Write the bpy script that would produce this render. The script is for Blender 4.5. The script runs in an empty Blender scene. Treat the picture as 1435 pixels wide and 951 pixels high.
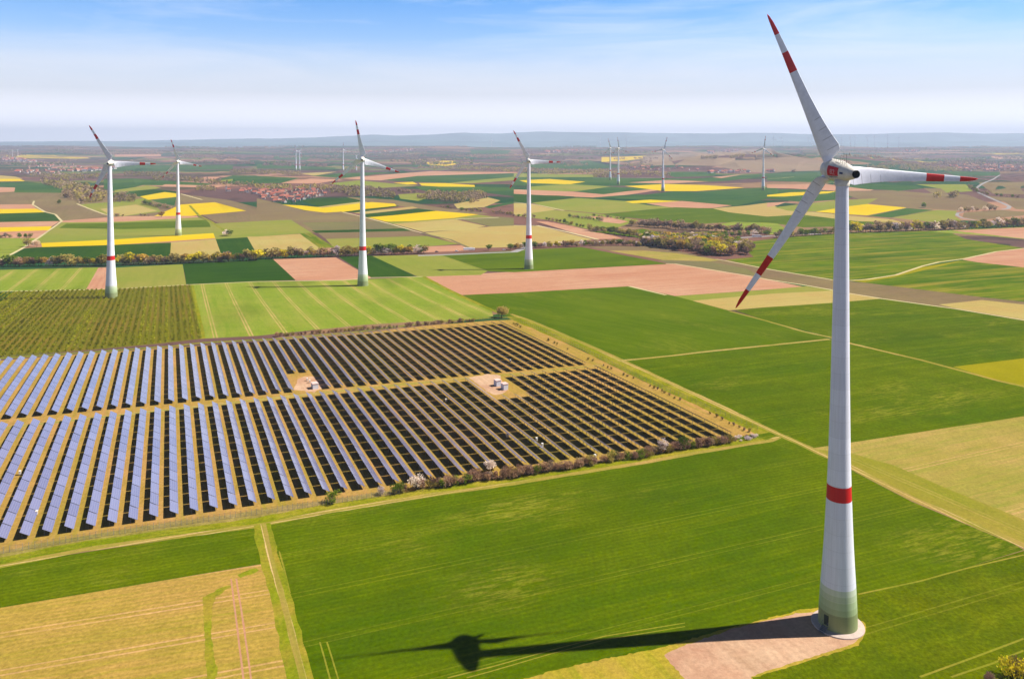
import bpy, bmesh, math, random
import numpy as np
from mathutils import Vector, Matrix, geometry
R = math.radians
PI = math.pi
scene = bpy.context.scene
C = scene.collection
random.seed(7)

# ------------------------------------------------------------------ camera
F = 1100.0; CX = 717.5; PITCH = 0.024; EYE = 199.0
CY = EYE + F * math.tan(PITCH); CAMZ = 116.0
cam = bpy.data.cameras.new('camera'); cam.sensor_width = 36; cam.lens = F / 1435 * 36
cam.shift_y = -(475.5 - CY) / 1435; cam.clip_start = 1; cam.clip_end = 120000
cam_o = bpy.data.objects.new('camera', cam); C.objects.link(cam_o)
cam_o.location = (0, 0, CAMZ); cam_o.rotation_euler = (PI / 2 - PITCH, 0, 0)
scene.camera = cam_o

# ------------------------------------------------------------------ sky, sun, exposure
SUN_EL = R(50.7); SUN_AZ = math.atan2(11.3, 88.0)        # angle from +X towards +Y
w = bpy.data.worlds.new('World'); scene.world = w; w.use_nodes = True
nt = w.node_tree; nt.nodes.clear()
out = nt.nodes.new('ShaderNodeOutputWorld'); bg = nt.nodes.new('ShaderNodeBackground')
sky = nt.nodes.new('ShaderNodeTexSky'); sky.sky_type = 'NISHITA'; sky.sun_disc = False
sky.sun_elevation = SUN_EL; sky.sun_rotation = PI / 2 - SUN_AZ
sky.altitude = 200; sky.air_density = 1.0; sky.dust_density = 0.15; sky.ozone_density = 2.5
hs = nt.nodes.new('ShaderNodeHueSaturation'); hs.inputs['Saturation'].default_value = 1.45
hs.inputs['Value'].default_value = 0.95
# thin cirrus veils, laid out by direction
tc = nt.nodes.new('ShaderNodeTexCoord'); mp = nt.nodes.new('ShaderNodeMapping')
mp.inputs['Scale'].default_value = (1.6, 1.6, 16); mp.inputs['Rotation'].default_value = (0.05, 0.07, 0)
nz = nt.nodes.new('ShaderNodeTexNoise'); nz.inputs['Scale'].default_value = 1.6; nz.inputs['Detail'].default_value = 7
nz.inputs['Roughness'].default_value = 0.6; nz.inputs['Distortion'].default_value = 0.6
cr = nt.nodes.new('ShaderNodeValToRGB'); cr.color_ramp.elements[0].position = 0.42; cr.color_ramp.elements[1].position = 0.8
cr.color_ramp.elements[1].color = (0.62, 0.62, 0.62, 1)
mx = nt.nodes.new('ShaderNodeMix'); mx.data_type = 'RGBA'
mx.inputs['B'].default_value = (6.3, 6.5, 7.2, 1)
L = nt.links.new
tn = nt.nodes.new('ShaderNodeMix'); tn.data_type = 'RGBA'; tn.blend_type = 'MULTIPLY'; tn.inputs['Factor'].default_value = 1; tn.inputs['B'].default_value = (0.92, 0.93, 1.06, 1)
L(sky.outputs[0], tn.inputs['A']); L(tn.outputs['Result'], hs.inputs['Color']); L(tc.outputs['Generated'], mp.inputs[0]); L(mp.outputs[0], nz.inputs['Vector'])
L(nz.outputs[0], cr.inputs[0]); L(cr.outputs[0], mx.inputs['Factor']); L(hs.outputs[0], mx.inputs['A'])
# pale air low in the sky, overhead sky dimmed to weaken its fill light
sx = nt.nodes.new('ShaderNodeSeparateXYZ'); L(tc.outputs['Generated'], sx.inputs[0])
wv = nt.nodes.new('ShaderNodeValToRGB'); L(sx.outputs[2], wv.inputs[0]); e_ = wv.color_ramp.elements
e_[0].position = 0.0; e_[0].color = (0.96, 0.96, 0.96, 1); e_[1].position = 0.2; e_[1].color = (0, 0, 0, 1)
for p_, c_ in ((0.045, 0.92), (0.085, 0.66), (0.13, 0.2)): x_ = e_.new(p_); x_.color = (c_, c_, c_, 1)
m2 = nt.nodes.new('ShaderNodeMix'); m2.data_type = 'RGBA'; m2.inputs['B'].default_value = (5.05, 5.0, 5.4, 1)
lb = nt.nodes.new('ShaderNodeMapRange'); L(sx.outputs[2], lb.inputs[0])
for i_, q_ in enumerate((0.0, 0.06, 2.1, 1.0)): lb.inputs[i_ + 1].default_value = q_
lc = nt.nodes.new('ShaderNodeMix'); lc.data_type = 'RGBA'; lc.blend_type = 'MULTIPLY'; lc.inputs['Factor'].default_value = 1; lc.inputs['A'].default_value = (5.05, 5.0, 5.4, 1)
L(lb.outputs[0], lc.inputs['B']); L(lc.outputs['Result'], m2.inputs['B']); lc.clamp_result = False
L(wv.outputs[0], m2.inputs['Factor']); L(mx.outputs['Result'], m2.inputs['A'])
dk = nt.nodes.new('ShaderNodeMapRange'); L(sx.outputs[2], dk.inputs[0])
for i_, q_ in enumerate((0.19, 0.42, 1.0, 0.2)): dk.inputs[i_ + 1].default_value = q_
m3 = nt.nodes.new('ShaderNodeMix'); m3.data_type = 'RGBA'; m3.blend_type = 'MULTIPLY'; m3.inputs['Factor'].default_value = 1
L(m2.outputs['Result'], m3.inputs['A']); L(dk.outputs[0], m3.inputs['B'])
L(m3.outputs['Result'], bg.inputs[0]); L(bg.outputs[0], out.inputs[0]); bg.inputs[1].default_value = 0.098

sun = bpy.data.lights.new('sun', 'SUN'); sun.energy = 5.0; sun.angle = R(0.5); sun.color = (1, 0.94, 0.85)
sun_o = bpy.data.objects.new('sun', sun); C.objects.link(sun_o)
SD = Vector((math.cos(SUN_EL) * math.cos(SUN_AZ), math.cos(SUN_EL) * math.sin(SUN_AZ), math.sin(SUN_EL)))
sun_o.rotation_euler = SD.to_track_quat('Z', 'Y').to_euler(); sun_o.location = (300, 50, 600)
vs = scene.view_settings; vs.view_transform = 'Standard'; vs.look = 'None'; vs.gamma = 1; vs.use_curve_mapping = False
vs.exposure = 0.85
HAZE_DENSITY = 6.4e-5

# ------------------------------------------------------------------ helpers
def lin(c):
    c /= 255.0
    return c / 12.92 if c <= 0.04045 else ((c + 0.055) / 1.055) ** 2.4
def srgb(r, g, b, k=0.53): return (lin(r) * k, lin(g) * k, lin(b) * k, 1)

class G:
    """node graph helper"""
    def __init__(s, name):
        s.m = bpy.data.materials.new(name); s.m.use_nodes = True; s.t = s.m.node_tree
        s.b = s.t.nodes['Principled BSDF']
    def n(s, t, **k):
        x = s.t.nodes.new(t)
        for a, v in k.items(): setattr(x, a, v)
        return x
    def l(s, a, b): s.t.links.new(a, b)
    def val(s, x, i, v):
        if hasattr(v, 'links') or hasattr(v, 'is_linked'): s.l(v, x.inputs[i])
        else: x.inputs[i].default_value = v
    def math(s, op, a, b=0.0, c=0.0, clamp=False):
        x = s.n('ShaderNodeMath', operation=op, use_clamp=clamp)
        s.val(x, 0, a); s.val(x, 1, b)
        if op in ('MULTIPLY_ADD', 'COMPARE'): s.val(x, 2, c)
        return x.outputs[0]
    def mix(s, f, a, b, mode='MIX'):
        x = s.n('ShaderNodeMix', data_type='RGBA', blend_type=mode)
        s.val(x, 'Factor', f)
        for i, v in (('A', a), ('B', b)):
            if isinstance(v, tuple): x.inputs[i].default_value = v
            else: s.l(v, x.inputs[i])
        return x.outputs['Result']
    def noise(s, vec, scale, detail=3, rough=0.55, dist=0.0):
        x = s.n('ShaderNodeTexNoise'); s.l(vec, x.inputs['Vector'])
        x.inputs['Scale'].default_value = scale; x.inputs['Detail'].default_value = detail
        x.inputs['Roughness'].default_value = rough; x.inputs['Distortion'].default_value = dist
        return x.outputs[0]
    def maprange(s, v, a, b, c=0.0, d=1.0):
        x = s.n('ShaderNodeMapRange'); s.l(v, x.inputs[0])
        for i, q in enumerate((a, b, c, d)): x.inputs[i + 1].default_value = q
        return x.outputs[0]
    def comb(s, x_, y_, z_=0.0):
        x = s.n('ShaderNodeCombineXYZ'); s.val(x, 0, x_); s.val(x, 1, y_); s.val(x, 2, z_); return x.outputs[0]
    def sep(s, v):
        x = s.n('ShaderNodeSeparateXYZ'); s.l(v, x.inputs[0]); return x.outputs

def crop(name, base, alt, streak=None, blotch=0.018, tram=None, fine=0.25, sfreq=0.35, samt=0.5, bump=0.0, bands=None, b0=0.42, b1=0.62, furrow=None, bare=0):
    """field surface: patches, streaks along the drilling direction, tyre tracks. UV in metres (u across, v along)"""
    g = G(name); uv = g.n('ShaderNodeUVMap').outputs[0]; u, v, _ = g.sep(uv)
    geo = g.n('ShaderNodeNewGeometry').outputs['Position']
    col = g.mix(g.maprange(g.noise(geo, blotch, 5, 0.6), b0, b1), srgb(*base), srgb(*alt))
    wob = g.math('MULTIPLY', g.noise(geo, 0.03, 2), 6.0)
    uw = g.math('ADD', u, wob)
    st = g.noise(g.comb(g.math('MULTIPLY', uw, sfreq), g.math('MULTIPLY', v, sfreq * 0.045)), 1.0, 4, 0.65)
    st2 = g.noise(g.comb(g.math('MULTIPLY', u, 0.07), g.math('MULTIPLY', v, 0.006)), 1.0, 3, 0.6)
    if streak:
        f = g.math('MULTIPLY', g.maprange(st, 0.48, 0.72), samt)
        f = g.math('ADD', f, g.math('MULTIPLY', g.maprange(st2, 0.5, 0.72), samt * 0.8), clamp=True)
        col = g.mix(f, col, srgb(*streak))
    if furrow:                                            # drilled rows / vine rows seen as pale and dark lines
        sp, c2, amt = furrow
        wv = g.math('SINE', g.math('MULTIPLY', u, 2 * PI / sp))
        brk = g.noise(g.comb(g.math('MULTIPLY', u, 1.0 / sp), g.math('MULTIPLY', v, 0.12)), 1.0, 3)
        f = g.math('MULTIPLY', g.maprange(g.math('ADD', wv, g.math('MULTIPLY', brk, 1.2)), 0.2, 1.2), amt)
        col = g.mix(f, col, srgb(*c2))
    if bands:
        sp, c2, amt = bands
        fr = g.math('FRACT', g.math('DIVIDE', u, sp))
        f = g.math('MULTIPLY', g.maprange(g.math('ABSOLUTE', g.math('SUBTRACT', fr, 0.5)), 0.18, 0.3), amt)
        col = g.mix(f, col, srgb(*c2))
    if tram:
        sp, wd, c2, amt = tram
        fr = g.math('MULTIPLY', g.math('ABSOLUTE', g.math('SUBTRACT', g.math('FRACT', g.math('DIVIDE', u, sp)), 0.5)), sp)
        d = g.math('ABSOLUTE', g.math('SUBTRACT', fr, 0.95))
        f = g.maprange(d, wd, wd * 0.4)
        f = g.math('MULTIPLY', f, g.maprange(g.noise(g.comb(g.math('MULTIPLY', u, 0.05), g.math('MULTIPLY', v, 0.02)), 1.0, 4, 0.7), 0.36, 0.6, amt * 0.35, amt))
        col = g.mix(f, col, srgb(*c2))
    if bare:                                              # thin spots where the soil shows through, drawn out along the rows
        bs = g.noise(g.comb(g.math('MULTIPLY', u, 0.03), g.math('MULTIPLY', v, 0.012), 3.3), 1.0, 3, 0.6)
        sp2 = g.noise(g.comb(g.math('MULTIPLY', u, 0.8), g.math('MULTIPLY', v, 0.12)), 1.0, 3, 0.7)
        f = g.math('MULTIPLY', g.math('MULTIPLY', g.maprange(bs, 0.56, 0.7), g.maprange(sp2, 0.46, 0.62)), bare)
        col = g.mix(f, col, srgb(176, 166, 60))
        bs2 = g.noise(g.comb(g.math('MULTIPLY', u, 0.018), g.math('MULTIPLY', v, 0.006), 9.1), 1.0, 3, 0.5)
        col = g.mix(g.maprange(bs2, 0.52, 0.68, 0.0, 0.35), col, srgb(58, 88, 0))
    fn = g.noise(geo, 0.9, 4, 0.75); fn2 = g.noise(geo, 0.12, 4, 0.7)
    k = g.math('MULTIPLY', g.maprange(fn, 0.3, 0.7, 1 - fine, 1 + fine), g.maprange(fn2, 0.3, 0.7, 1 - fine * 0.4, 1 + fine * 0.4))
    col = g.mix(1.0, col, g.comb(k, k, k), 'MULTIPLY')
    g.l(col, g.b.inputs['Base Color']); g.b.inputs['Roughness'].default_value = 0.95
    g.b.inputs['Specular IOR Level'].default_value = 0.0
    if bump:
        bp = g.n('ShaderNodeBump'); bp.inputs['Distance'].default_value = bump; bp.inputs['Strength'].default_value = 1
        g.l(g.noise(geo, 0.8, 5, 0.7), bp.inputs['Height']); g.l(bp.outputs[0], g.b.inputs['Normal'])
    return g.m

def plain(name, c, rough=0.6, k=0.72, var=0.12, scale=1.5, spec=0.3, metal=0.0):
    g = G(name)
    tcn = g.n('ShaderNodeTexCoord').outputs['Object']
    nn = g.maprange(g.noise(tcn, scale, 4, 0.6), 0.3, 0.7, 1 - var, 1 + var)
    g.l(g.mix(1.0, srgb(*c, k), g.comb(nn, nn, nn), 'MULTIPLY'), g.b.inputs['Base Color'])
    g.b.inputs['Roughness'].default_value = rough; g.b.inputs['Specular IOR Level'].default_value = spec
    g.b.inputs['Metallic'].default_value = metal
    return g.m

def leaf(name, c1, c2, c3, hue=0.0):
    g = G(name)
    rp = g.n('ShaderNodeNewGeometry').outputs['Random Per Island']; ro = g.n('ShaderNodeObjectInfo').outputs['Random']
    r = g.n('ShaderNodeValToRGB'); g.l(rp, r.inputs[0])
    e = r.color_ramp.elements; e[0].color = srgb(*c1, 1.12); e[1].color = srgb(*c3, 1.12); x = e.new(0.5); x.color = srgb(*c2, 1.12)
    k = g.maprange(ro, 0, 1, 0.72, 1.2)
    col = g.mix(1.0, r.outputs[0], g.comb(k, k, g.maprange(ro, 0, 1, 0.9, 1.05)), 'MULTIPLY')
    g.l(col, g.b.inputs['Base Color']); g.b.inputs['Roughness'].default_value = 0.9
    g.b.inputs['Specular IOR Level'].default_value = 0.05
    tr = g.n('ShaderNodeBsdfTranslucent'); g.l(col, tr.inputs[0]); ms = g.n('ShaderNodeMixShader'); ms.inputs[0].default_value = 0.4
    g.l(g.b.outputs[0], ms.inputs[1]); g.l(tr.outputs[0], ms.inputs[2]); g.l(ms.outputs[0], g.t.nodes['Material Output'].inputs[0])
    return g.m

class MB:
    """mesh builder with material slots"""
    def __init__(s): s.v = []; s.f = []; s.mi = []; s.uv = []
    def quad(s, a, b, c, d, m=0, uv=None):
        n = len(s.v); s.v += [tuple(a), tuple(b), tuple(c), tuple(d)]; s.f.append((n, n + 1, n + 2, n + 3)); s.mi.append(m)
        s.uv.append(uv or [(0, 0), (1, 0), (1, 1), (0, 1)])
    def box(s, x0, x1, y0, y1, z0, z1, m=0, M=None):
        p = [Vector(q) for q in ((x0, y0, z0), (x1, y0, z0), (x1, y1, z0), (x0, y1, z0), (x0, y0, z1), (x1, y0, z1), (x1, y1, z1), (x0, y1, z1))]
        if M: p = [M @ q for q in p]
        for f in ((3, 2, 1, 0), (4, 5, 6, 7), (0, 1, 5, 4), (1, 2, 6, 5), (2, 3, 7, 6), (3, 0, 4, 7)):
            s.quad(*[p[i] for i in f], m=m)
    def tube(s, a, b, r0, r1, n=6, m=0, cap=False):
        a = Vector(a); b = Vector(b); d = (b - a).normalized()
        x = d.orthogonal().normalized(); y = d.cross(x)
        A = [a + (x * math.cos(2 * PI * i / n) + y * math.sin(2 * PI * i / n)) * r0 for i in range(n)]
        B = [b + (x * math.cos(2 * PI * i / n) + y * math.sin(2 * PI * i / n)) * r1 for i in range(n)]
        for i in range(n): s.quad(A[i], A[(i + 1) % n], B[(i + 1) % n], B[i], m)
        if cap:
            for i in range(n - 2) if n > 2 else []:
                k = len(s.v); s.v += [tuple(B[0]), tuple(B[i + 1]), tuple(B[i + 2])]; s.f.append((k, k + 1, k + 2)); s.mi.append(m); s.uv.append([(0, 0)] * 3)
    def mesh(s, name, mats, smooth=False, weld=False):
        me = bpy.data.meshes.new(name); me.from_pydata(s.v, [], s.f)
        for m in mats: me.materials.append(m)
        me.polygons.foreach_set('material_index', s.mi)
        ul = me.uv_layers.new(name='UVMap'); flat = [c for f in s.uv for p in f for c in p]
        ul.data.foreach_set('uv', flat)
        if weld:
            bm = bmesh.new(); bm.from_mesh(me); bmesh.ops.remove_doubles(bm, verts=bm.verts, dist=0.001); bm.to_mesh(me); bm.free()
        if smooth: me.polygons.foreach_set('use_smooth', [True] * len(me.polygons))
        me.update(); return me

def link(name, me, parent=None, loc=(0, 0, 0), rotz=0, mat=None, scale=None):
    o = bpy.data.objects.new(name, me); C.objects.link(o)
    if parent: o.parent = parent
    if mat is not None: o.matrix_basis = mat
    else:
        o.location = loc; o.rotation_euler = (0, 0, rotz)
        if scale: o.scale = scale
    return o
def tag(o, label, cat, group=None, kind=None):
    o['label'] = label; o['category'] = cat
    if group: o['group'] = group
    if kind: o['kind'] = kind
    return o
def thing(name, label, cat, loc, rotz=0, group=None, scale=None):
    o = link(name, None, None, loc, rotz, scale=scale); return tag(o, label, cat, group)
def nth(i):
    return '%d%s' % (i, 'th' if 10 <= i % 100 <= 20 else {1: 'st', 2: 'nd', 3: 'rd'}.get(i % 10, 'th'))

# ------------------------------------------------------------------ terrain
PY = [0, 300, 400, 500, 657, 722, 838, 1249, 1650, 2100, 2450, 2775, 4500, 7000, 9000, 12000, 14000, 16000, 60000]
PZ = [0, 0, -2, -6, -14.5, -16.5, -19.6, -31, -27, -17, -18, -21, -46, -42, -6, 50, 20, -100, -100]
_ys = np.arange(0, 60000, 20.0); _zs = np.interp(_ys, PY, PZ)
def _smooth(a, ys):
    o = a.copy()
    for wdt, lo in ((5, 350), (15, 900), (45, 3500)):
        k = np.ones(wdt) / wdt; p = np.pad(o, wdt, mode='edge'); q = np.convolve(p, k, 'same')[wdt:-wdt]
        o = np.where(ys > lo, q, o)
    return o
_zs = _smooth(_zs, _ys)
def zt(X, Y):
    X = np.asarray(X, float); Y = np.asarray(Y, float)
    z = np.interp(Y, _ys, _zs)
    far = np.clip((Y - 900) / 1500, 0, 1)
    z = z + far * (4 * np.sin(X / 310 + Y / 700) + 3 * np.sin(X / 170 - Y / 400 + 1) )
    far2 = np.clip((Y - 4000) / 4000, 0, 1)
    z = z + far2 * 14 * np.sin(X / 900 + 0.7) * np.sin(Y / 1100)
    z = z + 92 * np.exp(-((X - 1500) / 620) ** 2 - ((Y - 5000) / 620) ** 2) + 55 * np.exp(-((X - 2300) / 600) ** 2 - ((Y - 5600) / 700) ** 2)
    return z
cp, sp_ = math.cos(PITCH), math.sin(PITCH)
def ground(px, py):
    """pixel arrays -> points on the terrain"""
    px = np.atleast_1d(np.asarray(px, float)); py = np.atleast_1d(np.asarray(py, float))
    if len(px) <= 60:                                    # few points: test all distances at once
        v = (py - CY) / F; dx = (px - CX) / F; dy = cp - v * sp_; dz = -sp_ - v * cp
        T = np.geomspace(8, 12600, 700)[None, :]
        bl = (CAMZ + (dz / dy)[:, None] * T) < zt((dx / dy)[:, None] * T, T + 0 * dx[:, None])
        k = np.argmax(bl, 1); fnd = bl.any(1); T = T[0]
        hit = np.where(fnd, T[k], 12600.0); lo = np.where(fnd, T[np.maximum(k - 1, 0)], 12600.0)
        for _ in range(26):
            mid = (lo + hit) / 2; b = (CAMZ + dz / dy * mid) < zt(dx / dy * mid, mid); hit = np.where(b, mid, hit); lo = np.where(b, lo, mid)
        X = dx / dy * hit
        return np.stack([X, hit, zt(X, hit)], 1)
    v = (py - CY) / F; dx = (px - CX) / F; dy = cp - v * sp_; dz = -sp_ - v * cp
    T = np.geomspace(8, 12600, 700)
    hit = np.full(px.shape, 12600.0); lo = np.full(px.shape, 12000.0); found = np.zeros(px.shape, bool)
    prev = np.full(px.shape, 5.0)
    for t in T:
        below = (CAMZ + dz / dy * t) < zt(dx / dy * t, np.full(px.shape, t))
        new = below & ~found
        lo[new] = prev[new]; hit[new] = t; found |= below; prev[:] = t
    for _ in range(30):
        mid = (lo + hit) / 2
        b = (CAMZ + dz / dy * mid) < zt(dx / dy * mid, mid)
        hit = np.where(b & found, mid, hit); lo = np.where(~b & found, mid, lo)
    X = dx / dy * hit
    return np.stack([X, hit, zt(X, hit)], 1)
def gp(x, y): return Vector(ground([x], [y])[0])
def topx(P):
    x, y, z = P[0], P[1], P[2] - CAMZ
    d = y * cp - z * sp_; u = y * sp_ + z * cp
    return (CX + F * x / d, CY - F * u / d)
def ztf(x, y): return float(zt(x, y))

# ------------------------------------------------------------------ ground materials
M = {}
M['green_field'] = crop('young wheat', (86, 112, 0), (106, 122, 0), (116, 130, 0), blotch=0.012, tram=(21, 0.28, (150, 152, 40), 0.55), fine=0.28, samt=0.8, bump=0.05, bare=0.6, furrow=(1.7, (72, 98, 0), 0.3))
M['deep_green_field'] = crop('dense wheat', (46, 84, 16), (58, 94, 18), (78, 106, 28), blotch=0.01, tram=(24, 0.2, (120, 140, 60), 0.35), fine=0.14, samt=0.35)
M['mid_green_field'] = crop('mid wheat', (90, 116, 0), (102, 124, 2), (118, 132, 20), blotch=0.009, tram=(24, 0.2, (128, 150, 60), 0.25), fine=0.14, samt=0.5, bare=0.35)
M['bright_green_field'] = crop('bright wheat', (82, 116, 0), (110, 134, 0), (196, 170, 70), blotch=0.014, fine=0.17, samt=0.6, sfreq=0.12, bare=0.4)
M['far_green_field'] = crop('far wheat', (52, 98, 44), (80, 114, 44), (104, 128, 62), blotch=0.003, fine=0.1, samt=0.5, sfreq=0.05)
M['pale_green_field'] = crop('pale green crop', (152, 168, 58), (168, 172, 72), (134, 158, 42), blotch=0.012, tram=(21, 0.6, (222, 184, 120), 0.85), fine=0.18, samt=0.8, bare=0.35, bands=(21, (132, 158, 36), 0.3))
M['light_olive_field'] = crop('light olive crop', (150, 160, 60), (166, 162, 74), (136, 150, 50), blotch=0.005, fine=0.12, samt=0.5, sfreq=0.1)
M['ploughed_field'] = crop('ploughed loam', (214, 158, 124), (222, 174, 140), (196, 132, 102), blotch=0.008, fine=0.14, samt=0.7, sfreq=0.3, furrow=(6, (226, 172, 138), 0.25))
M['tan_field'] = crop('dry seedbed', (204, 174, 104), (206, 186, 112), (186, 176, 88), blotch=0.01, fine=0.12, samt=0.5)
M['stubble_field'] = crop('thin green on soil', (184, 164, 80), (200, 170, 96), (150, 158, 54), blotch=0.02, tram=(36, 0.4, (226, 180, 120), 0.8), fine=0.22, samt=0.75, sfreq=0.5, bump=0.05)
M['ochre_field'] = crop('ochre seedbed', (200, 166, 78), (206, 164, 88), (168, 158, 48), blotch=0.03, tram=(15, 0.4, (232, 182, 124), 0.9), fine=0.28, samt=0.7, sfreq=0.6, bump=0.08, furrow=(1.6, (170, 146, 56), 0.35))
M['rapeseed_field'] = crop('flowering rape', (248, 214, 6), (250, 206, 0), (224, 202, 20), blotch=0.01, fine=0.08, samt=0.4, tram=(26, 0.3, (178, 178, 40), 0.4))
M['olive_yellow_field'] = crop('yellowing crop', (168, 158, 10), (158, 152, 14), (180, 166, 24), blotch=0.02, fine=0.12, samt=0.4)
M['brown_field'] = crop('vineyard soil', (150, 124, 94), (160, 140, 96), (132, 120, 78), blotch=0.006, fine=0.14, samt=0.6, sfreq=0.25, furrow=(2.4, (118, 106, 66), 0.3))
M['brown_green_field'] = crop('vineyard grass', (142, 134, 84), (136, 124, 90), (122, 128, 66), blotch=0.006, fine=0.14, samt=0.6, sfreq=0.3)
M['vineyard_ground'] = crop('vineyard floor', (128, 124, 34), (142, 122, 46), (108, 116, 20), blotch=0.02, fine=0.2, samt=0.5)
M['solar_park_ground'] = crop('solar meadow', (196, 158, 78), (206, 160, 94), (170, 154, 54), blotch=0.03, fine=0.24, samt=0.75, sfreq=0.35, bump=0.05)
M['farm_track'] = crop('track', (176, 160, 70), (196, 164, 90), (150, 150, 40), blotch=0.05, fine=0.2, samt=0.7, tram=(40, 0.32, (238, 202, 142), 1.0))
M['grass_verge'] = crop('verge grass', (150, 154, 22), (172, 158, 50), (108, 134, 10), blotch=0.06, fine=0.35, samt=0.7, bump=0.15)
M['dry_verge'] = crop('dry verge', (172, 152, 84), (184, 156, 100), (150, 146, 58), blotch=0.06, fine=0.35, samt=0.7, bump=0.15)
M['pale_track'] = crop('pale track', (236, 222, 168), (228, 206, 158), None, blotch=0.03, fine=0.1)
M['road'] = crop('asphalt', (176, 170, 168), (184, 180, 178), None, blotch=0.02, fine=0.08)
M['gravel_yard'] = crop('gravel pad', (234, 194, 158), (214, 164, 132), (196, 156, 122), blotch=0.05, fine=0.18, samt=0.6, sfreq=0.3, bump=0.1)
M['sandy_verge'] = crop('sandy margin', (204, 178, 60), (190, 160, 70), (150, 158, 24), blotch=0.06, fine=0.3, samt=0.6, bump=0.1)
M['rough_green_field'] = crop('rough grass crop', (94, 112, 0), (112, 122, 0), (128, 136, 10), blotch=0.05, fine=0.4, samt=0.5, sfreq=0.15, bump=0.3, tram=(24, 0.28, (176, 172, 60), 0.5))
M['thin_green_field'] = crop('thin sown green', (158, 154, 50), (172, 156, 62), (138, 148, 34), blotch=0.02, tram=(18, 0.4, (206, 176, 104), 0.6), fine=0.2, samt=0.6)
M['weedy_strip'] = crop('weedy green', (150, 156, 30), (180, 158, 56), (128, 146, 20), blotch=0.09, fine=0.3, samt=0.7)
M['hill_vineyard'] = crop('hill vineyard', (168, 138, 112), (176, 150, 118), (150, 132, 96), blotch=0.0025, fine=0.12, samt=0.6, sfreq=0.03)

def patchwork():
    g = G('distant fields'); geo = g.n('ShaderNodeNewGeometry').outputs['Position']
    mp = g.n('ShaderNodeMapping'); g.l(geo, mp.inputs[0]); mp.inputs['Rotation'].default_value = (0, 0, R(23)); mp.inputs['Scale'].default_value = (1 / 620, 1 / 330, 0.0)
    vo = g.n('ShaderNodeTexVoronoi', distance='MANHATTAN'); g.l(mp.outputs[0], vo.inputs['Vector']); vo.inputs['Scale'].default_value = 1.0; vo.inputs['Randomness'].default_value = 0.85
    sx = g.sep(vo.outputs['Color'])
    r = g.n('ShaderNodeValToRGB'); r.color_ramp.interpolation = 'CONSTANT'; g.l(sx[0], r.inputs[0])
    cols = [(46, 92, 50), (142, 102, 88), (128, 98, 92), (166, 132, 98), (118, 88, 82), (40, 86, 48), (130, 134, 70), (128, 96, 88), (190, 144, 114), (104, 90, 66), (62, 100, 50), (116, 88, 84)]
    e = r.color_ramp.elements; e[0].position = 0; e[0].color = srgb(*cols[0]); e[1].position = 0.99; e[1].color = srgb(226, 196, 24)
    for i, c in enumerate(cols[1:]): x = e.new((i + 1) * 0.97 / 12); x.color = srgb(*c)
    n1 = g.noise(geo, 0.004, 6, 0.7)
    col = g.mix(g.maprange(n1, 0.53, 0.6, 0, 0.7), r.outputs[0], srgb(78, 66, 58))
    n2 = g.maprange(g.noise(geo, 0.02, 4, 0.7), 0.3, 0.7, 0.85, 1.15)
    col = g.mix(1.0, col, g.comb(n2, n2, n2), 'MULTIPLY')
    g.l(col, g.b.inputs['Base Color']); g.b.inputs['Roughness'].default_value = 1; g.b.inputs['Specular IOR Level'].default_value = 0
    return g.m
M['ground'] = patchwork()

# ------------------------------------------------------------------ field map: outlines read as image points, cast onto the terrain
TILE = {'a1': (0, 160, 3.986), 'a2': (360, 160, 3.986), 'a3': (720, 160, 3.986), 'a4': (1075, 160, 3.986),
        'b1': (0, 340, 3.986), 'b2': (360, 340, 3.986), 'b3': (720, 340, 3.986), 'b4': (1075, 340, 3.986),
        'c1': (0, 520, 3.961), 'c2': (360, 520, 3.961), 'c3': (720, 520, 3.961), 'c4': (1075, 520, 3.961),
        'd1': (0, 730, 2.99), 'd2': (480, 730, 2.99), 'd3': (955, 730, 2.99), 'g': (0, 0, 1.0)}
def pts(s):
    o = []; t = TILE['g']
    for w_ in s.split():
        if w_ in TILE: t = TILE[w_]
        else:
            x, y = w_.split(','); o.append((t[0] + float(x) / t[2], t[1] + float(y) / t[2]))
    return o
def extend(P):
    """carry an outline that ends at the picture's edge on beyond it"""
    out_ = []; n = len(P)
    for i in range(n):
        a = P[i]; b = P[(i + 1) % n]; pa = P[i - 1]; nb = P[(i + 2) % n]
        out_.append(a)
        for side, ext in ((lambda p: p[0] <= 2, (0, -240)), (lambda p: p[0] >= 1433, (0, 1435 + 240))):
            if side(a) and side(b):
                e = ext[1]
                def ex(p, q):
                    sl = (p[1] - q[1]) / (p[0] - q[0]) if abs(p[0] - q[0]) > 15 else 0
                    sl = max(-1.2, min(1.2, sl)); return (e, p[1] + sl * (e - p[0]))
                A, B = ex(a, pa), ex(b, nb)
                if (A[1] - B[1]) * (a[1] - b[1]) < 0: A = (e, a[1]); B = (e, b[1])
                out_ += [A, B]
        if a[1] >= 946 and b[1] >= 946:
            def ey(p, q):
                sl = (p[0] - q[0]) / (p[1] - q[1]) if abs(p[1] - q[1]) > 15 else 0
                return (p[0] + sl * 280, p[1] + 280)
            A, B = ey(a, pa), ey(b, nb)
            if (A[0] - B[0]) * (a[0] - b[0]) < 0: A = (a[0], a[1] + 280); B = (b[0], b[1] + 280)
            out_ += [A, B]
    return out_
jrnd = random.Random(99)
FIELDS = []          # (name, outline, direction A/B/pair, extend)
def fld(kind, s, d='A'): FIELDS.append((kind, extend(pts(s)), d))
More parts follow.
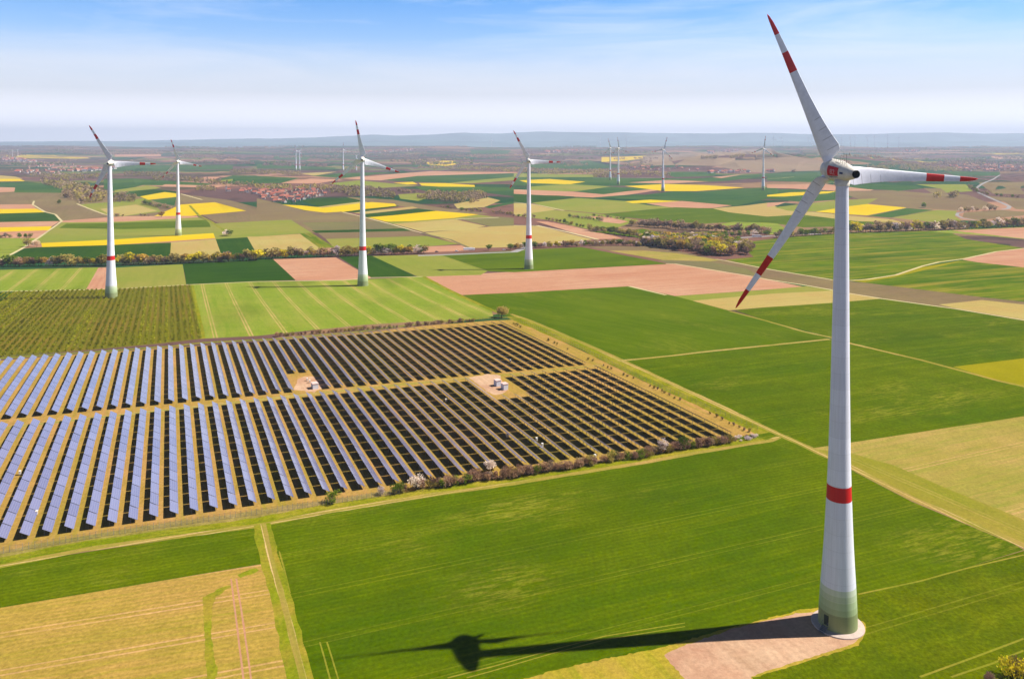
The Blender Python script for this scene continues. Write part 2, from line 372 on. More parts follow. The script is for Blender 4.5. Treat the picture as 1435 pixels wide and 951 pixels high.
def strip(kind, s, width, ext=True):
    P = pts(s); W = ground([p[0] for p in P], [p[1] for p in P])
    # resample and offset sideways in metres
    Q = []
    for i in range(len(W) - 1):
        k = max(1, int(np.linalg.norm(W[i + 1][:2] - W[i][:2]) / (max(3.5, W[i][1] / 70) if kind != 'road' and kind != 'pale_track' else 60)))
        for j in range(k): Q.append(W[i] + (W[i + 1] - W[i]) * j / k)
    Q.append(W[-1]); Q = np.array(Q)
    T = np.gradient(Q[:, :2], axis=0); T /= np.linalg.norm(T, axis=1)[:, None]; N = np.stack([-T[:, 1], T[:, 0]], 1)
    Lf, Rt = [], []
    for q, n in zip(Q, N):
        for arr, s_ in ((Lf, 1), (Rt, -1)):
            wj = width / 2 * (1 + (jrnd.uniform(-.13, .13) if kind not in ('road', 'pale_track') else 0))
            x, y = q[0] + n[0] * s_ * wj, q[1] + n[1] * s_ * wj
            arr.append(topx((x, y, ztf(x, y))))
    mid = len(Q) // 2
    FIELDS.append((kind, Lf + Rt[::-1], (tuple(Q[0][:2]), tuple(Q[-1][:2]), tuple(Q[mid][:2]))))

# --- far tier
fld('brown_field', 'a1 0,395 300,420 880,430 1010,445 1280,480 1434,520 a2 0,470 180,560 300,600 0,610 a1 1434,610 1130,562 690,600 345,600 0,600')
fld('far_green_field', 'a1 620,282 1300,285 1300,308 620,320', 'B')
fld('far_green_field', 'a1 580,362 740,358 1200,390 1130,400 800,397 640,432 580,415', 'B')
fld('ploughed_field', 'a1 920,392 1250,400 1200,413 900,402', 'B')
fld('far_green_field', 'a1 1190,372 1300,342 1435,343 1435,397 1250,387', 'B')
fld('light_olive_field', 'a1 1210,372 1300,362 1300,372 1240,380', 'B')
fld('ploughed_field', 'a1 1060,362 1150,350 1230,352 1180,372', 'B')
fld('light_olive_field', 'a1 640,425 820,398 900,410 780,440 640,460', 'B')
fld('far_green_field', 'a1 620,440 860,418 880,432 720,455 620,465', 'B')
fld('ploughed_field', 'a1 640,226 900,222 900,236 640,238', 'B')
fld('far_green_field', 'a1 0,378 150,378 390,405 380,440 0,437', 'B')
fld('ploughed_field', 'a1 0,408 85,410 80,434 0,437', 'B')
fld('rapeseed_field', 'a1 0,360 110,362 140,374 0,376', 'B')
fld('tan_field', 'a1 0,342 90,350 130,362 0,361', 'B')
fld('light_olive_field', 'a1 440,505 640,490 800,470 840,478 900,545 690,570 600,562', 'B')
fld('tan_field', 'a1 560,530 760,505 880,540 690,568 610,560', 'B')
fld('deep_green_field', 'a1 720,440 860,418 990,432 990,462 830,478 780,462', 'B')
fld('far_green_field', 'a1 840,480 985,464 975,512 900,497', 'B')
fld('rapeseed_field', 'a1 780,460 920,435 1002,445 985,462 830,478', 'B')
fld('rapeseed_field', 'a1 860,570 920,545 1010,505 1200,492 1375,540 1130,562 960,580 880,580', 'B')
fld('brown_field', 'a1 1130,562 1435,540 1435,600 1230,612 1180,590')
fld('ploughed_field', 'a1 0,505 175,503 205,529 0,532', 'B')
fld('rapeseed_field', 'a1 0,530 205,528 250,548 0,555', 'B')
fld('deep_green_field', 'a1 0,555 250,548 310,562 335,597 0,604', 'B')
fld('ploughed_field', 'a1 0,603 335,597 290,627 0,632', 'B')
fld('rapeseed_field', 'a1 0,632 290,626 275,648 0,657', 'B')
fld('ploughed_field', 'a1 0,657 275,648 215,692 0,692', 'B')
fld('pale_green_field', 'a1 0,692 212,692 120,752 b1 30,90 0,100', 'B')
fld('ploughed_field', 'a1 345,595 690,570 1100,568 1112,578 690,603 345,608', 'B')
fld('light_olive_field', 'a1 345,605 690,600 1110,576 1175,600 1235,668 640,702 220,722 205,700', 'B')
fld('mid_green_field', 'a1 370,612 700,606 1150,590 1190,630 700,642 330,636', 'B')
fld('rapeseed_field', 'a1 230,720 640,700 1225,662 1240,690 640,730 235,744', 'B')
fld('deep_green_field', 'a1 60,795 125,750 235,742 640,730 955,717 b1 955,82 60,92', 'A')
fld('tan_field', 'a1 955,717 1205,697 1245,775 b1 1240,76 950,82', 'A')
fld('deep_green_field', 'a1 1205,698 1380,683 1435,752 b1 1434,60 1240,78')
fld('light_olive_field', 'a1 1170,612 1435,598 a2 190,590 305,662 0,684 a1 1435,684 1205,698', 'B')
fld('tan_field', 'a1 1380,684 1435,684 a2 240,668 350,748 b2 300,60 0,70 b1 1434,62')
fld('bright_green_field', 'a2 240,668 305,662 435,745 350,748')
# a2
fld('brown_field', 'a2 0,470 130,500 270,540 480,545 600,575 720,610 880,655 860,655 305,662 190,590 0,590', 'B')
fld('brown_field', 'a2 500,462 760,478 1000,518 1240,545 1300,560 1000,545 780,510 590,490', 'B')
fld('deep_green_field', 'a2 250,482 330,472 520,468 600,486 345,518', 'B')
fld('tan_field', 'a2 340,518 600,486 620,494 380,526', 'B')
fld('rapeseed_field', 'a2 140,505 250,510 350,520 470,545 380,550 270,537', 'B')
fld('rapeseed_field', 'a2 360,524 560,500 640,491 770,500 780,512 600,530 480,546', 'B')
fld('deep_green_field', 'a2 480,546 600,531 785,511 800,514 560,550', 'B')
fld('tan_field', 'a2 540,550 870,516 900,524 720,545 600,558', 'B')
fld('deep_green_field', 'a2 600,558 720,546 900,527 1010,540 720,572 610,576', 'B')
fld('rapeseed_field', 'a2 620,576 760,565 1000,540 1240,560 1100,580 860,598 720,600', 'B')
fld('light_olive_field', 'a2 720,601 860,599 1100,581 1240,561 1340,575 1120,590 760,612', 'B')
fld('tan_field', 'a2 760,612 1100,586 1280,625 1200,640 930,658', 'B')
fld('brown_green_field', 'a2 1120,582 1350,572 1435,580 1435,620 1310,628 1200,602', 'B')
fld('tan_field', 'a2 940,662 1300,628 a3 0,622 140,625 440,700 200,725 0,742 a2 1190,748 1125,725', 'B')
fld('brown_green_field', 'a2 250,605 700,598 860,640 320,648', 'B')
fld('deep_green_field', 'a2 305,650 830,638 862,652 330,663', 'B')
fld('brown_field', 'a2 340,663 880,655 940,680 385,697', 'B')
fld('light_olive_field', 'a2 385,697 950,680 1125,725 900,742 b2 700,45 450,48', 'B')
fld('ploughed_field', 'a2 870,742 1150,732 1195,745 b2 1180,45 920,55', 'B')
fld('far_green_field', 'a2 690,368 900,345 1200,328 a3 0,328 0,352 a2 1100,385 870,378', 'B')
fld('light_olive_field', 'a2 1060,385 a3 0,350 60,352 40,366 a2 1200,387', 'B')
fld('far_green_field', 'a2 880,402 1220,405 a3 0,410 0,425 a2 1250,432 1000,440 920,425', 'B')
fld('rapeseed_field', 'a2 760,384 870,378 900,392 840,393', 'B')
fld('rapeseed_field', 'a2 905,385 1050,385 1215,396 1218,406 1020,405 920,399', 'B')
fld('ploughed_field', 'a2 480,360 780,333 980,318 1150,322 a3 0,324 60,328 a2 900,345 690,370', 'B')
fld('tan_field', 'a2 240,330 450,322 320,345', 'B')
fld('far_green_field', 'a2 300,345 470,330 760,322 680,335 480,358', 'B')
fld('ploughed_field', 'a2 130,385 300,360 480,364 330,388', 'B')
fld('far_green_field', 'a2 0,345 240,357 130,386 0,388', 'B')
fld('deep_green_field', 'a2 80,392 190,390 150,412 80,412', 'B')
fld('light_olive_field', 'a2 400,387 570,370 760,388 900,400 700,412 540,412', 'B')
fld('light_olive_field', 'a2 790,448 900,440 1000,452 900,485 800,472', 'B')
fld('tan_field', 'a2 1100,502 1290,465 1360,482 1270,520 1120,527', 'B')
fld('far_green_field', 'a2 1270,518 1420,490 a3 5,498 a2 1300,526', 'B')
fld('rapeseed_field', 'a2 945,270 1040,260 1110,262 1120,280 1050,290 960,282', 'B')
fld('far_green_field', 'a2 100,232 300,238 280,256 90,250', 'B')
fld('far_green_field', 'a2 0,280 210,285 440,300 440,308 0,303', 'B')
fld('far_green_field', 'a2 1190,198 1420,203 1400,222 1200,222', 'B')
fld('ploughed_field', 'a2 1190,228 a3 20,222 0,232 a2 1200,240', 'B')
# a3
fld('light_olive_field', 'a3 0,330 440,338 460,352 180,358 0,352', 'B')
fld('far_green_field', 'a3 0,352 440,352 640,356 1000,360 1435,330 1435,345 1200,372 640,400 430,402 0,400', 'B')
fld('rapeseed_field', 'a3 30,370 200,362 400,378 310,392 80,385', 'B')
fld('light_olive_field', 'a3 80,405 300,390 540,404 350,432 100,428', 'B')
fld('far_green_field', 'a3 340,432 540,405 780,415 640,438 520,450', 'B')
fld('ploughed_field', 'a3 0,420 330,433 500,448 640,430 790,418 800,426 640,450 440,466 0,445', 'B')
fld('ploughed_field', 'a3 640,382 860,368 1090,376 860,388', 'B')
fld('rapeseed_field', 'a3 620,402 850,390 1060,396 1290,411 1020,430 840,430', 'B')
fld('deep_green_field', 'a3 0,450 250,455 340,460 120,495 0,490', 'B')
fld('far_green_field', 'a3 560,470 900,430 1020,434 1290,415 a4 60,405 60,460 a3 1240,512 920,490', 'B')
fld('light_olive_field', 'a3 100,495 350,468 620,485 760,510 900,520 500,556 230,532', 'B')
fld('rapeseed_field', 'a3 620,487 760,478 930,486 780,495 660,497', 'B')
fld('ploughed_field', 'a3 740,500 940,485 1220,510 1110,525 900,524', 'B')
fld('tan_field', 'a3 0,497 100,500 230,532 160,562 0,562', 'B')
fld('mid_green_field', 'a3 480,560 900,520 1100,527 a4 0,565 200,562 480,587 700,604 500,625 200,632 0,606 a3 1160,606 1060,612 830,596 620,576', 'B')
fld('tan_field', 'a3 1110,526 1300,510 a4 0,495 60,520 120,540 200,560 0,572 a3 1200,548', 'B')
fld('pale_green_field', 'a3 1080,627 1230,600 a4 0,606 60,612 105,640 50,672 0,672 a3 1350,645 1200,640', 'B')
fld('light_olive_field', 'a3 0,565 230,535 480,558 620,578 700,592 560,640 430,645 200,592', 'B')
fld('ploughed_field', 'a3 420,568 540,577 640,600 590,612 500,602', 'B')
fld('ploughed_field', 'a3 120,598 190,600 330,628 560,680 610,695 450,698 300,652', 'B')
fld('mid_green_field', 'a3 420,655 620,650 720,640 860,668 1150,652 1200,668 900,690 800,682 700,690', 'B')
fld('rapeseed_field', 'a3 490,240 620,238 740,232 760,244 600,262 490,268', 'B')
fld('far_green_field', 'a3 60,285 420,258 620,288 560,300 420,308 100,300', 'B')
fld('far_green_field', 'a3 860,322 1130,322 1120,345 900,352 860,340', 'B')
fld('ploughed_field', 'a3 1110,352 1290,335 1260,340 1160,358', 'B')
# a4
fld('far_green_field', 'a4 0,330 250,322 520,330 660,328 660,372 380,385 0,372', 'B')
fld('ploughed_field', 'a4 0,393 150,393 300,388 600,420 560,432 390,428 130,415 0,412', 'B')
fld('far_green_field', 'a4 0,420 140,420 390,432 560,448 400,478 200,492 0,470', 'B')
fld('rapeseed_field', 'a4 0,452 130,437 390,430 340,442 100,460 0,460', 'B')
fld('ploughed_field', 'a4 0,495 110,490 60,508 0,520', 'B')
fld('brown_field', 'a4 380,430 700,425 870,440 1120,450 1300,520 1100,540 950,532 780,524 560,500 500,470', 'B')
fld('light_olive_field', 'a4 40,520 380,482 620,470 560,502 450,515 270,545 120,540', 'B')
fld('rapeseed_field', 'a4 270,545 450,515 560,502 780,522 560,565 460,560', 'B')
fld('far_green_field', 'a4 565,568 780,525 935,535 690,578', 'B')
fld('light_olive_field', 'a4 700,578 950,535 1060,540 1050,570 1090,596 960,606', 'B')
fld('tan_field', 'a4 100,538 270,548 700,588 760,606 500,598 200,562', 'B')
fld('far_green_field', 'a4 400,400 560,388 830,400 870,415 730,430 700,425 560,420', 'B')
fld('light_olive_field', 'a4 830,392 1110,392 1150,430 1000,440 960,415', 'B')
fld('brown_field', 'a4 870,412 970,415 1010,442 930,446', 'B')
fld('brown_field', 'a4 1180,382 1435,378 1435,448 1260,444', 'B')
fld('brown_field', 'a4 1210,455 1435,470 1435,532 1390,530 1330,492', 'B')
fld('brown_field', 'a4 1100,550 1300,535 1435,545 1435,565 1180,592 1090,575', 'B')
fld('far_green_field', 'a4 1000,320 1300,322 1300,345 1050,345', 'B')
fld('ploughed_field', 'a4 1250,235 1435,238 1435,250 1260,252', 'B')
fld('hill_vineyard', 'a3 720,235 1000,215 1130,208 1434,190 a4 60,215 250,250 320,270 320,315 150,320 0,325 a3 1300,325 1130,290 900,285 720,290')
# --- middle tier
fld('mid_green_field', 'a4 0,700 180,682 460,660 b4 460,212 370,205 20,150 0,145')
fld('bright_green_field', 'a3 1250,720 1435,697 a4 180,682 460,660 1000,650 b4 1110,-20 1435,30 1280,50 1100,90 870,130 720,180 460,210 370,205 20,150 b3 1180,95 1340,80', 'B')
fld('pale_green_field', 'a4 900,655 1435,625 1435,698 1150,672', 'B')
fld('ploughed_field', 'a4 1030,650 1435,633 1435,695 1200,668', 'B')
fld('bright_green_field', 'b4 460,212 720,185 1090,95 1290,48 1435,140 1435,328 1180,302 860,265 560,225', 'B')
fld('olive_yellow_field', 'b4 470,212 700,182 870,135 1080,100 1050,112 870,155 700,195 540,222', 'B')
fld('ploughed_field', 'b4 1090,95 1290,50 1435,30 1435,138 1180,110', 'B')
fld('brown_field', 'b3 400,20 750,18 920,48 1150,95 1435,152 b4 370,210 560,225 860,262 1180,302 1435,330 1435,430 1060,368 640,312 460,282 370,264 0,205 b3 1340,190 900,118 820,95', 'B')
fld('stubble_field', 'b3 530,45 740,45 920,60 1150,98 1100,104 830,96', 'B')
fld('brown_green_field', 'b3 800,98 1100,106 1300,145 1380,190 1000,130 880,120', 'B')
fld('tan_field', 'b4 960,345 1200,320 1435,345 1435,428 1060,367', 'B')
fld('ploughed_field', 'b2 930,190 1435,162 b3 0,165 850,120 900,118 1340,190 b4 0,205 200,245 0,262 b3 900,298 650,243 0,280 b2 1140,293', 'B')
fld('light_olive_field', 'b3 900,298 1435,262 b4 0,262 220,243 380,266 100,285 0,290 b3 1000,330 950,315', 'B')
fld('tan_field', 'b3 990,325 1435,285 b4 0,286 380,266 640,312 380,335 0,360 b3 1435,358 1200,378', 'B')
fld('mid_green_field', 'b2 1020,65 1435,45 b3 0,42 380,25 860,118 0,165 b2 1300,160', 'B')
fld('light_olive_field', 'b2 640,75 1020,65 1290,158 1250,180 900,190', 'A')
fld('deep_green_field', 'b2 450,75 640,72 890,188 640,195')
fld('ploughed_field', 'b2 90,92 440,82 560,150 640,195 600,210 480,210 215,210', 'B')
fld('deep_green_field', 'b1 1025,120 1435,98 b2 0,95 90,92 215,208 0,217 b1 1040,235', 'B')
fld('light_olive_field', 'b1 640,140 1020,120 1040,235 650,258')
fld('ploughed_field', 'b1 540,140 595,138 595,258 480,263')
fld('pale_green_field', 'b1 0,152 550,138 480,263 0,272')
fld('deep_green_field', 'b1 0,272 90,270 20,330 0,335', 'B')
fld('vineyard_ground', 'b1 0,340 80,272 700,255 1068,235 1133,535 900,562 0,645')
fld('pale_green_field', 'b1 1068,235 b2 0,217 480,210 900,190 930,190 1310,375 1320,410 1240,425 900,440 600,458 100,510 0,520 b1 1133,535', 'g 301,400 326,468')
fld('mid_green_field', 'b2 1150,292 1435,280 b3 0,280 650,243 900,298 b4 -210,380 0,437 350,535 0,578 b3 1100,605 580,660 400,600 0,422 b2 1310,375', 'g 800,440 1100,500')
fld('green_field', 'b4 0,360 380,335 640,312 1060,370 1435,432 1435,645 1040,692 700,612 470,562 360,528 0,437 b3 1240,378', 'B')
fld('olive_yellow_field', 'b4 1040,692 1435,645 1435,800 1300,772', 'B')
fld('green_field', 'b3 590,656 1100,605 1435,572 b4 350,537 470,563 700,612 1040,692 1300,772 1435,802 c4 1435,248 465,395 240,428 0,330 b3 870,800', 'B')
fld('stubble_field', 'c4 240,428 465,395 1435,248 1435,985 1370,951 800,715 470,545 340,480', 'B')
# --- near tier
fld('green_field', 'g 1030,604 1080,604 1200,660 1150,690 1040,650', 'B')
fld('thin_green_field', 'c4 240,428 470,455 700,520 1000,650 1360,795 1435,830 1435,985 1370,951 800,715 470,545 340,480', 'g 1161,645 1421,760')
fld('green_field', 'g 374,735 456,716 612,692 720,676 897,650 988,633 1078,620 1160,646 1196,660 1277,702 1421,762 1435,770 1356,794 1199,834 1150,951 425,951', 'g 430,800 1000,690')
fld('rough_green_field', 'g 1435,771 1356,794 1199,834 1140,850 1040,951 1435,951', 'g 1200,834 1435,770')
fld('green_field', 'd1 0,182 1090,20 1115,165 1100,178 0,362', 'g 0,830 360,770')
fld('ochre_field', 'd1 0,362 1100,179 1215,651 0,651', 'g 0,915 280,868')
fld('solar_park_ground', 'g 0,776 160,748 360,720 480,702 560,690 700,666 900,634 1000,618 1066,606 1000,577 900,533 830,498 760,465 718,448 690,449 600,456 500,468 385,478 240,487 100,497 0,505')
fld('weedy_strip', 'd1 850,320 880,300 960,265 975,272 900,315 885,400 890,520 915,640 905,651 865,651 858,480', 'g 285,830 290,948')
fld('weedy_strip', 'd1 990,225 1070,195 1085,205 1010,235')
# verges, tracks and roads
for s_ in ('d1 968,240 992,430 1020,660 1030,760', 'd1 990,240 1020,430 1052,660 1064,760'): strip('ploughed_field', s_, 0.42)
for s_ in ('d1 1340,505 1360,575 1382,655 1395,720', 'd1 1370,505 1392,575 1416,655 1430,720'): strip('thin_green_field', s_, 0.35)
for s_ in ('d1 1170,125 1195,215 1215,300',): strip('thin_green_field', s_, 0.4)
for s_ in ('d3 1435,140 1200,195 1000,250 740,305', 'd3 1435,490 1250,560 1000,651', 'd3 1435,540 1300,595 1130,651'): strip('thin_green_field', s_, 0.5)
strip('thin_green_field', 'd2 440,655 620,610 870,540 1100,480 1435,425', 0.35); strip('thin_green_field', 'd2 520,655 620,628 870,555 1100,495 1435,440', 0.3)
strip('grass_verge', 'g -200,522 0,502 100,495 240,485 283,480 385,475 500,465 600,452 690,445 716,444', 4)
strip('grass_verge', 'g 716,443 740,453 830,491 900,526 1000,571 1075,606', 10)
strip('farm_track', 'g 716,440 740,448 830,486 870,504 935,534 1000,564 1080,603 1161,640 1196,656 1277,697 1421,758 1520,800', 3.2)
strip('dry_verge', 'g -240,820 0,779 160,750 360,722 480,704 560,692', 7)
strip('grass_verge', 'g -240,830 0,786 120,763 361,730 456,711 537,699 612,687 720,671 897,643 988,627 1070,615', 5)
strip('farm_track', 'g -240,838 0,793 120,769 361,736 456,717 537,704 612,692 720,677 897,648.5 988,632 1080,617 1092,612', 2.4)
strip('weedy_strip', 'd1 1097,12 1126,140 1176,320 1205,430 1232,560 1258,660 1300,830', 5.2)
strip('farm_track', 'd1 1103,10 1130,140 1183,320 1212,430 1245,560 1272,660 1310,830', 1.5)
strip('farm_track', 'b3 580,660 870,632 1100,605 1435,572 b4 350,538', 2.6)
strip('farm_track', 'b4 -210,382 0,437 200,495 360,530 470,563 860,655 1300,772 1435,802 1600,850', 2.6)
strip('pale_track', 'b3 645,243 850,292', 3)
strip('pale_track', 'b3 850,118 900,118 1340,190 b4 0,205 200,235 370,265 460,283 640,312 1060,370 1435,432 1700,480', 3)
strip('pale_track', 'b3 1130,92 1180,100 b4 20,150 200,180 370,208 460,211 560,205 720,180 870,130 960,108 1100,90 1280,50 1435,32 1600,15', 3.2)
strip('pale_track', 'b1 0,272 480,263 700,255 1040,235 b2 0,217 480,210 640,195 930,189', 2.6)
strip('grass_verge', 'b2 930,189 1310,375 1380,400', 4)
strip('grass_verge', 'b1 1072,236 1135,535', 3)
strip('pale_track', 'a1 190,485 183,505 250,545 310,560 345,597 280,645 212,692 120,752 30,800 b1 -60,130', 4)
strip('pale_track', 'a1 430,500 580,558 640,572', 4)
strip('pale_track', 'a1 1010,445 1130,478', 5)
strip('pale_track', 'a2 480,547 620,580 760,617 920,663', 4)
strip('brown_green_field', 'a2 920,663 1080,700 1190,748', 5)
strip('grass_verge', 'a1 1060,510 1110,565 1180,600 1240,640 1270,665', 5)
strip('pale_track', 'a2 1110,586 1350,577', 6)
strip('pale_track', 'a3 0,621 130,622 310,660 470,700', 6)
strip('pale_track', 'a3 0,492 140,508 280,538', 5)
strip('pale_track', 'a4 0,363 80,358 150,350', 6)
strip('ploughed_field', 'a3 0,720 200,716 b2 1435,50', 3)
strip('road', 'b2 900,72 975,70 1190,62 1290,57 1435,52 b3 100,16 300,6 a3 560,708 720,716 900,705 1040,694 1180,695 1330,686 1435,680 a4 60,682 160,672 300,668', 11)
strip('road', 'a3 440,357 700,357 850,352', 12)
strip('road', 'a4 1300,340 1280,352 1210,385 1170,412 1185,440 1240,465 1310,495 1355,515 1345,528 1310,532', 8)
strip('road', 'a4 1100,545 1065,552 1060,565 1090,580 1160,592', 6)
strip('farm_track', 'g -240,632 0,600.5 90,590 243,573 380,558 500,545 640,531 720,524 822,513.5 845,511', 3.2)
fld('gravel_yard', 'g 410,546 418,532 428,527 452,528 462,541 440,549')
fld('gravel_yard', 'g 657,530 682,524 700,526 712,545 703,552 690,553')
fld('sandy_verge', 'd2 760,660 900,620 1100,575 1340,528 d3 150,460 500,370 560,362 620,370 770,425 775,465 740,520 300,655 0,800 d2 1100,800')
fld('gravel_yard', 'd2 1345,560 1380,540 d3 10,520 200,455 480,385 580,378 760,432 765,462 720,512 290,648 150,700 50,700')

def build_ground():
    verts, edges, faces = [], [], []
    idx = {}
    def vid(p):
        k = (round(p[0], 3), round(p[1], 3))
        if k not in idx: idx[k] = len(verts); verts.append(Vector(k))
        return idx[k]
    for fi, (kind, P, d) in enumerate(list(FIELDS)):
        Q = []
        n = len(P); rag_ = kind in ('gravel_yard', 'sandy_verge', 'weedy_strip') and n <= 40
        for i in range(n):
            a = P[i]; b = P[(i + 1) % n]; k = max(1, int(math.hypot(b[0] - a[0], b[1] - a[1]) / 30)); 
            if n > 40: k = 1
            rag = kind in ('gravel_yard', 'sandy_verge', 'weedy_strip') and n <= 40
            if rag: k = max(1, int(math.hypot(b[0] - a[0], b[1] - a[1]) / 5))
            for j in range(k): Q.append((a[0] + (b[0] - a[0]) * j / k + (jrnd.uniform(-1.6, 1.6) if rag else 0), a[1] + (b[1] - a[1]) * j / k + (jrnd.uniform(-1.0, 1.0) if rag else 0)))
        ids = []
        for q in Q:
            i = vid((q[0], max(q[1], 204.0)))
            if not ids or ids[-1] != i: ids.append(i)
        if ids[0] == ids[-1]: ids.pop()
        faces.append(ids)
        if rag_: FIELDS[fi] = (kind, Q, d)
    rows = [204.0, 204.6, 205.2, 206, 207]
    while rows[-1] < 2400: rows.append(rows[-1] + max(1.0, (rows[-1] - 199) * 0.07))
    xs = list(np.arange(-1100, 2560, 30.0))
    gids = [[vid((x, y)) for x in xs] for y in rows]
    nf = len(faces)
    for j in range(len(rows) - 1):
        faces.append([gids[j][0], gids[j][-1], gids[j + 1][-1], gids[j + 1][0]]) if False else None
    # one outer frame face so that everything gets triangulated
    faces = [f for f in faces if f]
    faces.append([gids[0][0], gids[0][-1], gids[-1][-1], gids[-1][0]])
    ov, oe, of, _, _, orig = geometry.delaunay_2d_cdt(verts, edges, faces, 0, 1e-4, True)
    px = np.array([v[0] for v in ov]); py = np.array([v[1] for v in ov])
    W = ground(px, py)
    groups = {}
    tri = np.array([f[:3] for f in of if len(f) == 3]); tx = px[tri].mean(1); ty = py[tri].mean(1)
    owner = np.full(len(tri), -1)
    for k, (kind, P, d) in enumerate(FIELDS):              # later outlines lie over earlier ones
        Q = np.array([(p[0], max(p[1], 204.0)) for p in P]); ins = np.zeros(len(tri), bool)
        sel = np.where((tx >= Q[:, 0].min()) & (tx <= Q[:, 0].max()) & (ty >= Q[:, 1].min()) & (ty <= Q[:, 1].max()))[0]
        if not len(sel): continue
        X_, Y_ = tx[sel], ty[sel]; c_ = np.zeros(len(sel), bool)
        for i in range(len(Q)):
            (xa, ya), (xb, yb) = Q[i - 1], Q[i]
            if ya == yb: continue
            cr_ = ((ya > Y_) != (yb > Y_)) & (X_ < (xb - xa) * (Y_ - ya) / (yb - ya) + xa); c_ ^= cr_
        owner[sel[c_]] = k
    for t_, k in zip(tri, owner): groups.setdefault(int(k), []).append([int(q) for q in t_])
    dirA = Vector(W[0]); a = gp(242, 724); b = gp(243, 574); dA = (b - a).xy.normalized(); dB = Vector((-dA.y, dA.x))
    for k, fs in groups.items():
        kind, d = ('ground', 'A') if k < 0 else (FIELDS[k][0], FIELDS[k][2])
        off = 0.0
        if d == 'A': dd = dA
        elif d == 'B': dd = dB
        elif isinstance(d, str): q = pts(d); dd = (gp(*q[1]) - gp(*q[0])).xy.normalized(); o0 = gp(*q[0]); off = dd.y * o0.x - dd.x * o0.y
        else:
            dd = (Vector(d[1]) - Vector(d[0])).normalized(); off = dd.y * d[2][0] - dd.x * d[2][1]
        used = sorted({i for f in fs for i in f}); mp_ = {o: n for n, o in enumerate(used)}
        me = bpy.data.meshes.new(kind); me.from_pydata([tuple(W[i]) for i in used], [], [tuple(mp_[i] for i in f) for f in fs])
        # upward faces
        flip = [p.index for p in me.polygons if p.normal.z < 0]
        if flip:
            bm = bmesh.new(); bm.from_mesh(me); bm.faces.ensure_lookup_table()
            bmesh.ops.reverse_faces(bm, faces=[bm.faces[i] for i in flip]); bm.to_mesh(me); bm.free()
        ul = me.uv_layers.new(name='UVMap')
        co = np.array([W[i] for i in used]); li = np.zeros(len(me.loops), int); me.loops.foreach_get('vertex_index', li)
        u = dd.y * co[:, 0] - dd.x * co[:, 1] - off + (20.0 if kind in ('farm_track',) else 0.0); v = dd.x * co[:, 0] + dd.y * co[:, 1]
        ul.data.foreach_set('uv', np.stack([u[li], v[li]], 1).ravel())
        me.materials.append(M[kind]); me.polygons.foreach_set('use_smooth', [True] * len(me.polygons)); me.update()
        nm = 'ground' if kind == 'ground' else kind
        o = link(nm, me); o['kind'] = 'structure'
    # the land beyond the mapped part, on every side
    ys_ = np.concatenate([np.arange(-6000, 0, 500.0), np.geomspace(40, 60000, 90)]); ys_[12 - 0] = 40
    ys_ = np.unique(np.concatenate([[-6000, -3000, -1000, -300, 0], np.geomspace(60, 27000, 110)]))
    xs_ = np.unique(np.concatenate([-np.geomspace(60, 27500, 45), [0], np.geomspace(60, 27500, 45)]))
    XX, YY = np.meshgrid(xs_, ys_); ZZ = zt(XX, YY) - 2 - np.clip((YY - 1500) / 500, 0, 18) - np.clip((np.abs(XX) - 3000) / 3000, 0, 5)
    vv = np.stack([XX, YY, ZZ], 2).reshape(-1, 3); nx = len(xs_)
    ff = [(j * nx + i, j * nx + i + 1, (j + 1) * nx + i + 1, (j + 1) * nx + i) for j in range(len(ys_) - 1) for i in range(nx - 1)]
    me = bpy.data.meshes.new('land'); me.from_pydata([tuple(p) for p in vv], [], ff); me.materials.append(M['ground']); me.uv_layers.new(name='UVMap')
    me.polygons.foreach_set('use_smooth', [True] * len(me.polygons))
    link('land', me)['kind'] = 'structure'
    return dA, dB
DA, DB = build_ground()

# distant hills beyond the plain
def hills():
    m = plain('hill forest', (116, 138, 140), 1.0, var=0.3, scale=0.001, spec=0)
    for dist, prof, nm in ((23000, [(-900, 199), (0, 199), (200, 197), (330, 195), (430, 193), (480, 190.5), (520, 189), (560, 190.5), (600, 189), (650, 186), (700, 187), (720, 185.5), (765, 184.5), (830, 186), (900, 186), (980, 187), (1060, 186.5), (1130, 188), (1200, 188), (1250, 186.5), (1330, 186), (1380, 188), (1435, 186.5), (1600, 185), (2300, 190)], 'hills'),
                           (17500, [(-900, 201), (0, 200.5), (150, 200), (300, 200), (450, 199.5), (600, 197.5), (760, 198.5), (900, 198), (1000, 199.5), (1100, 198.5), (1250, 199.5), (1435, 198), (1700, 198), (2300, 200)], 'low_hills')):
        xs = np.arange(-900, 2300, 6.0); ph = np.interp(xs, [p[0] for p in prof], [p[1] for p in prof])
        rnd = random.Random(3); n = np.array([sum(math.sin(x / s + s) * a for s, a in ((41, .5), (17, .25), (9, .15))) for x in xs])
        ph = ph + n * 0.7
        v = []; f = []
        for k, (fr, dd) in enumerate(((0, -3000), (0.35, -2000), (0.72, -1000), (1, 0), (0.6, 1500), (0, 3000))):
            for i, (x, y) in enumerate(zip(xs, ph)):
                top = CAMZ + (EYE - y) * dist / F; z = -100 + (top + 100) * fr * (1 + (0.12 * math.sin(i * 0.31 + k) if 0 < fr < 1 else 0))
                D = dist + dd; X = (x - CX) / F * dist
                v.append((X, D, z))
        nx = len(xs)
        for k in range(5):
            for i in range(nx - 1): f.append((k * nx + i, k * nx + i + 1, (k + 1) * nx + i + 1, (k + 1) * nx + i))
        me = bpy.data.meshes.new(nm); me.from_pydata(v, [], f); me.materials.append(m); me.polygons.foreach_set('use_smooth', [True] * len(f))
        link(nm, me)['kind'] = 'structure'
hills()

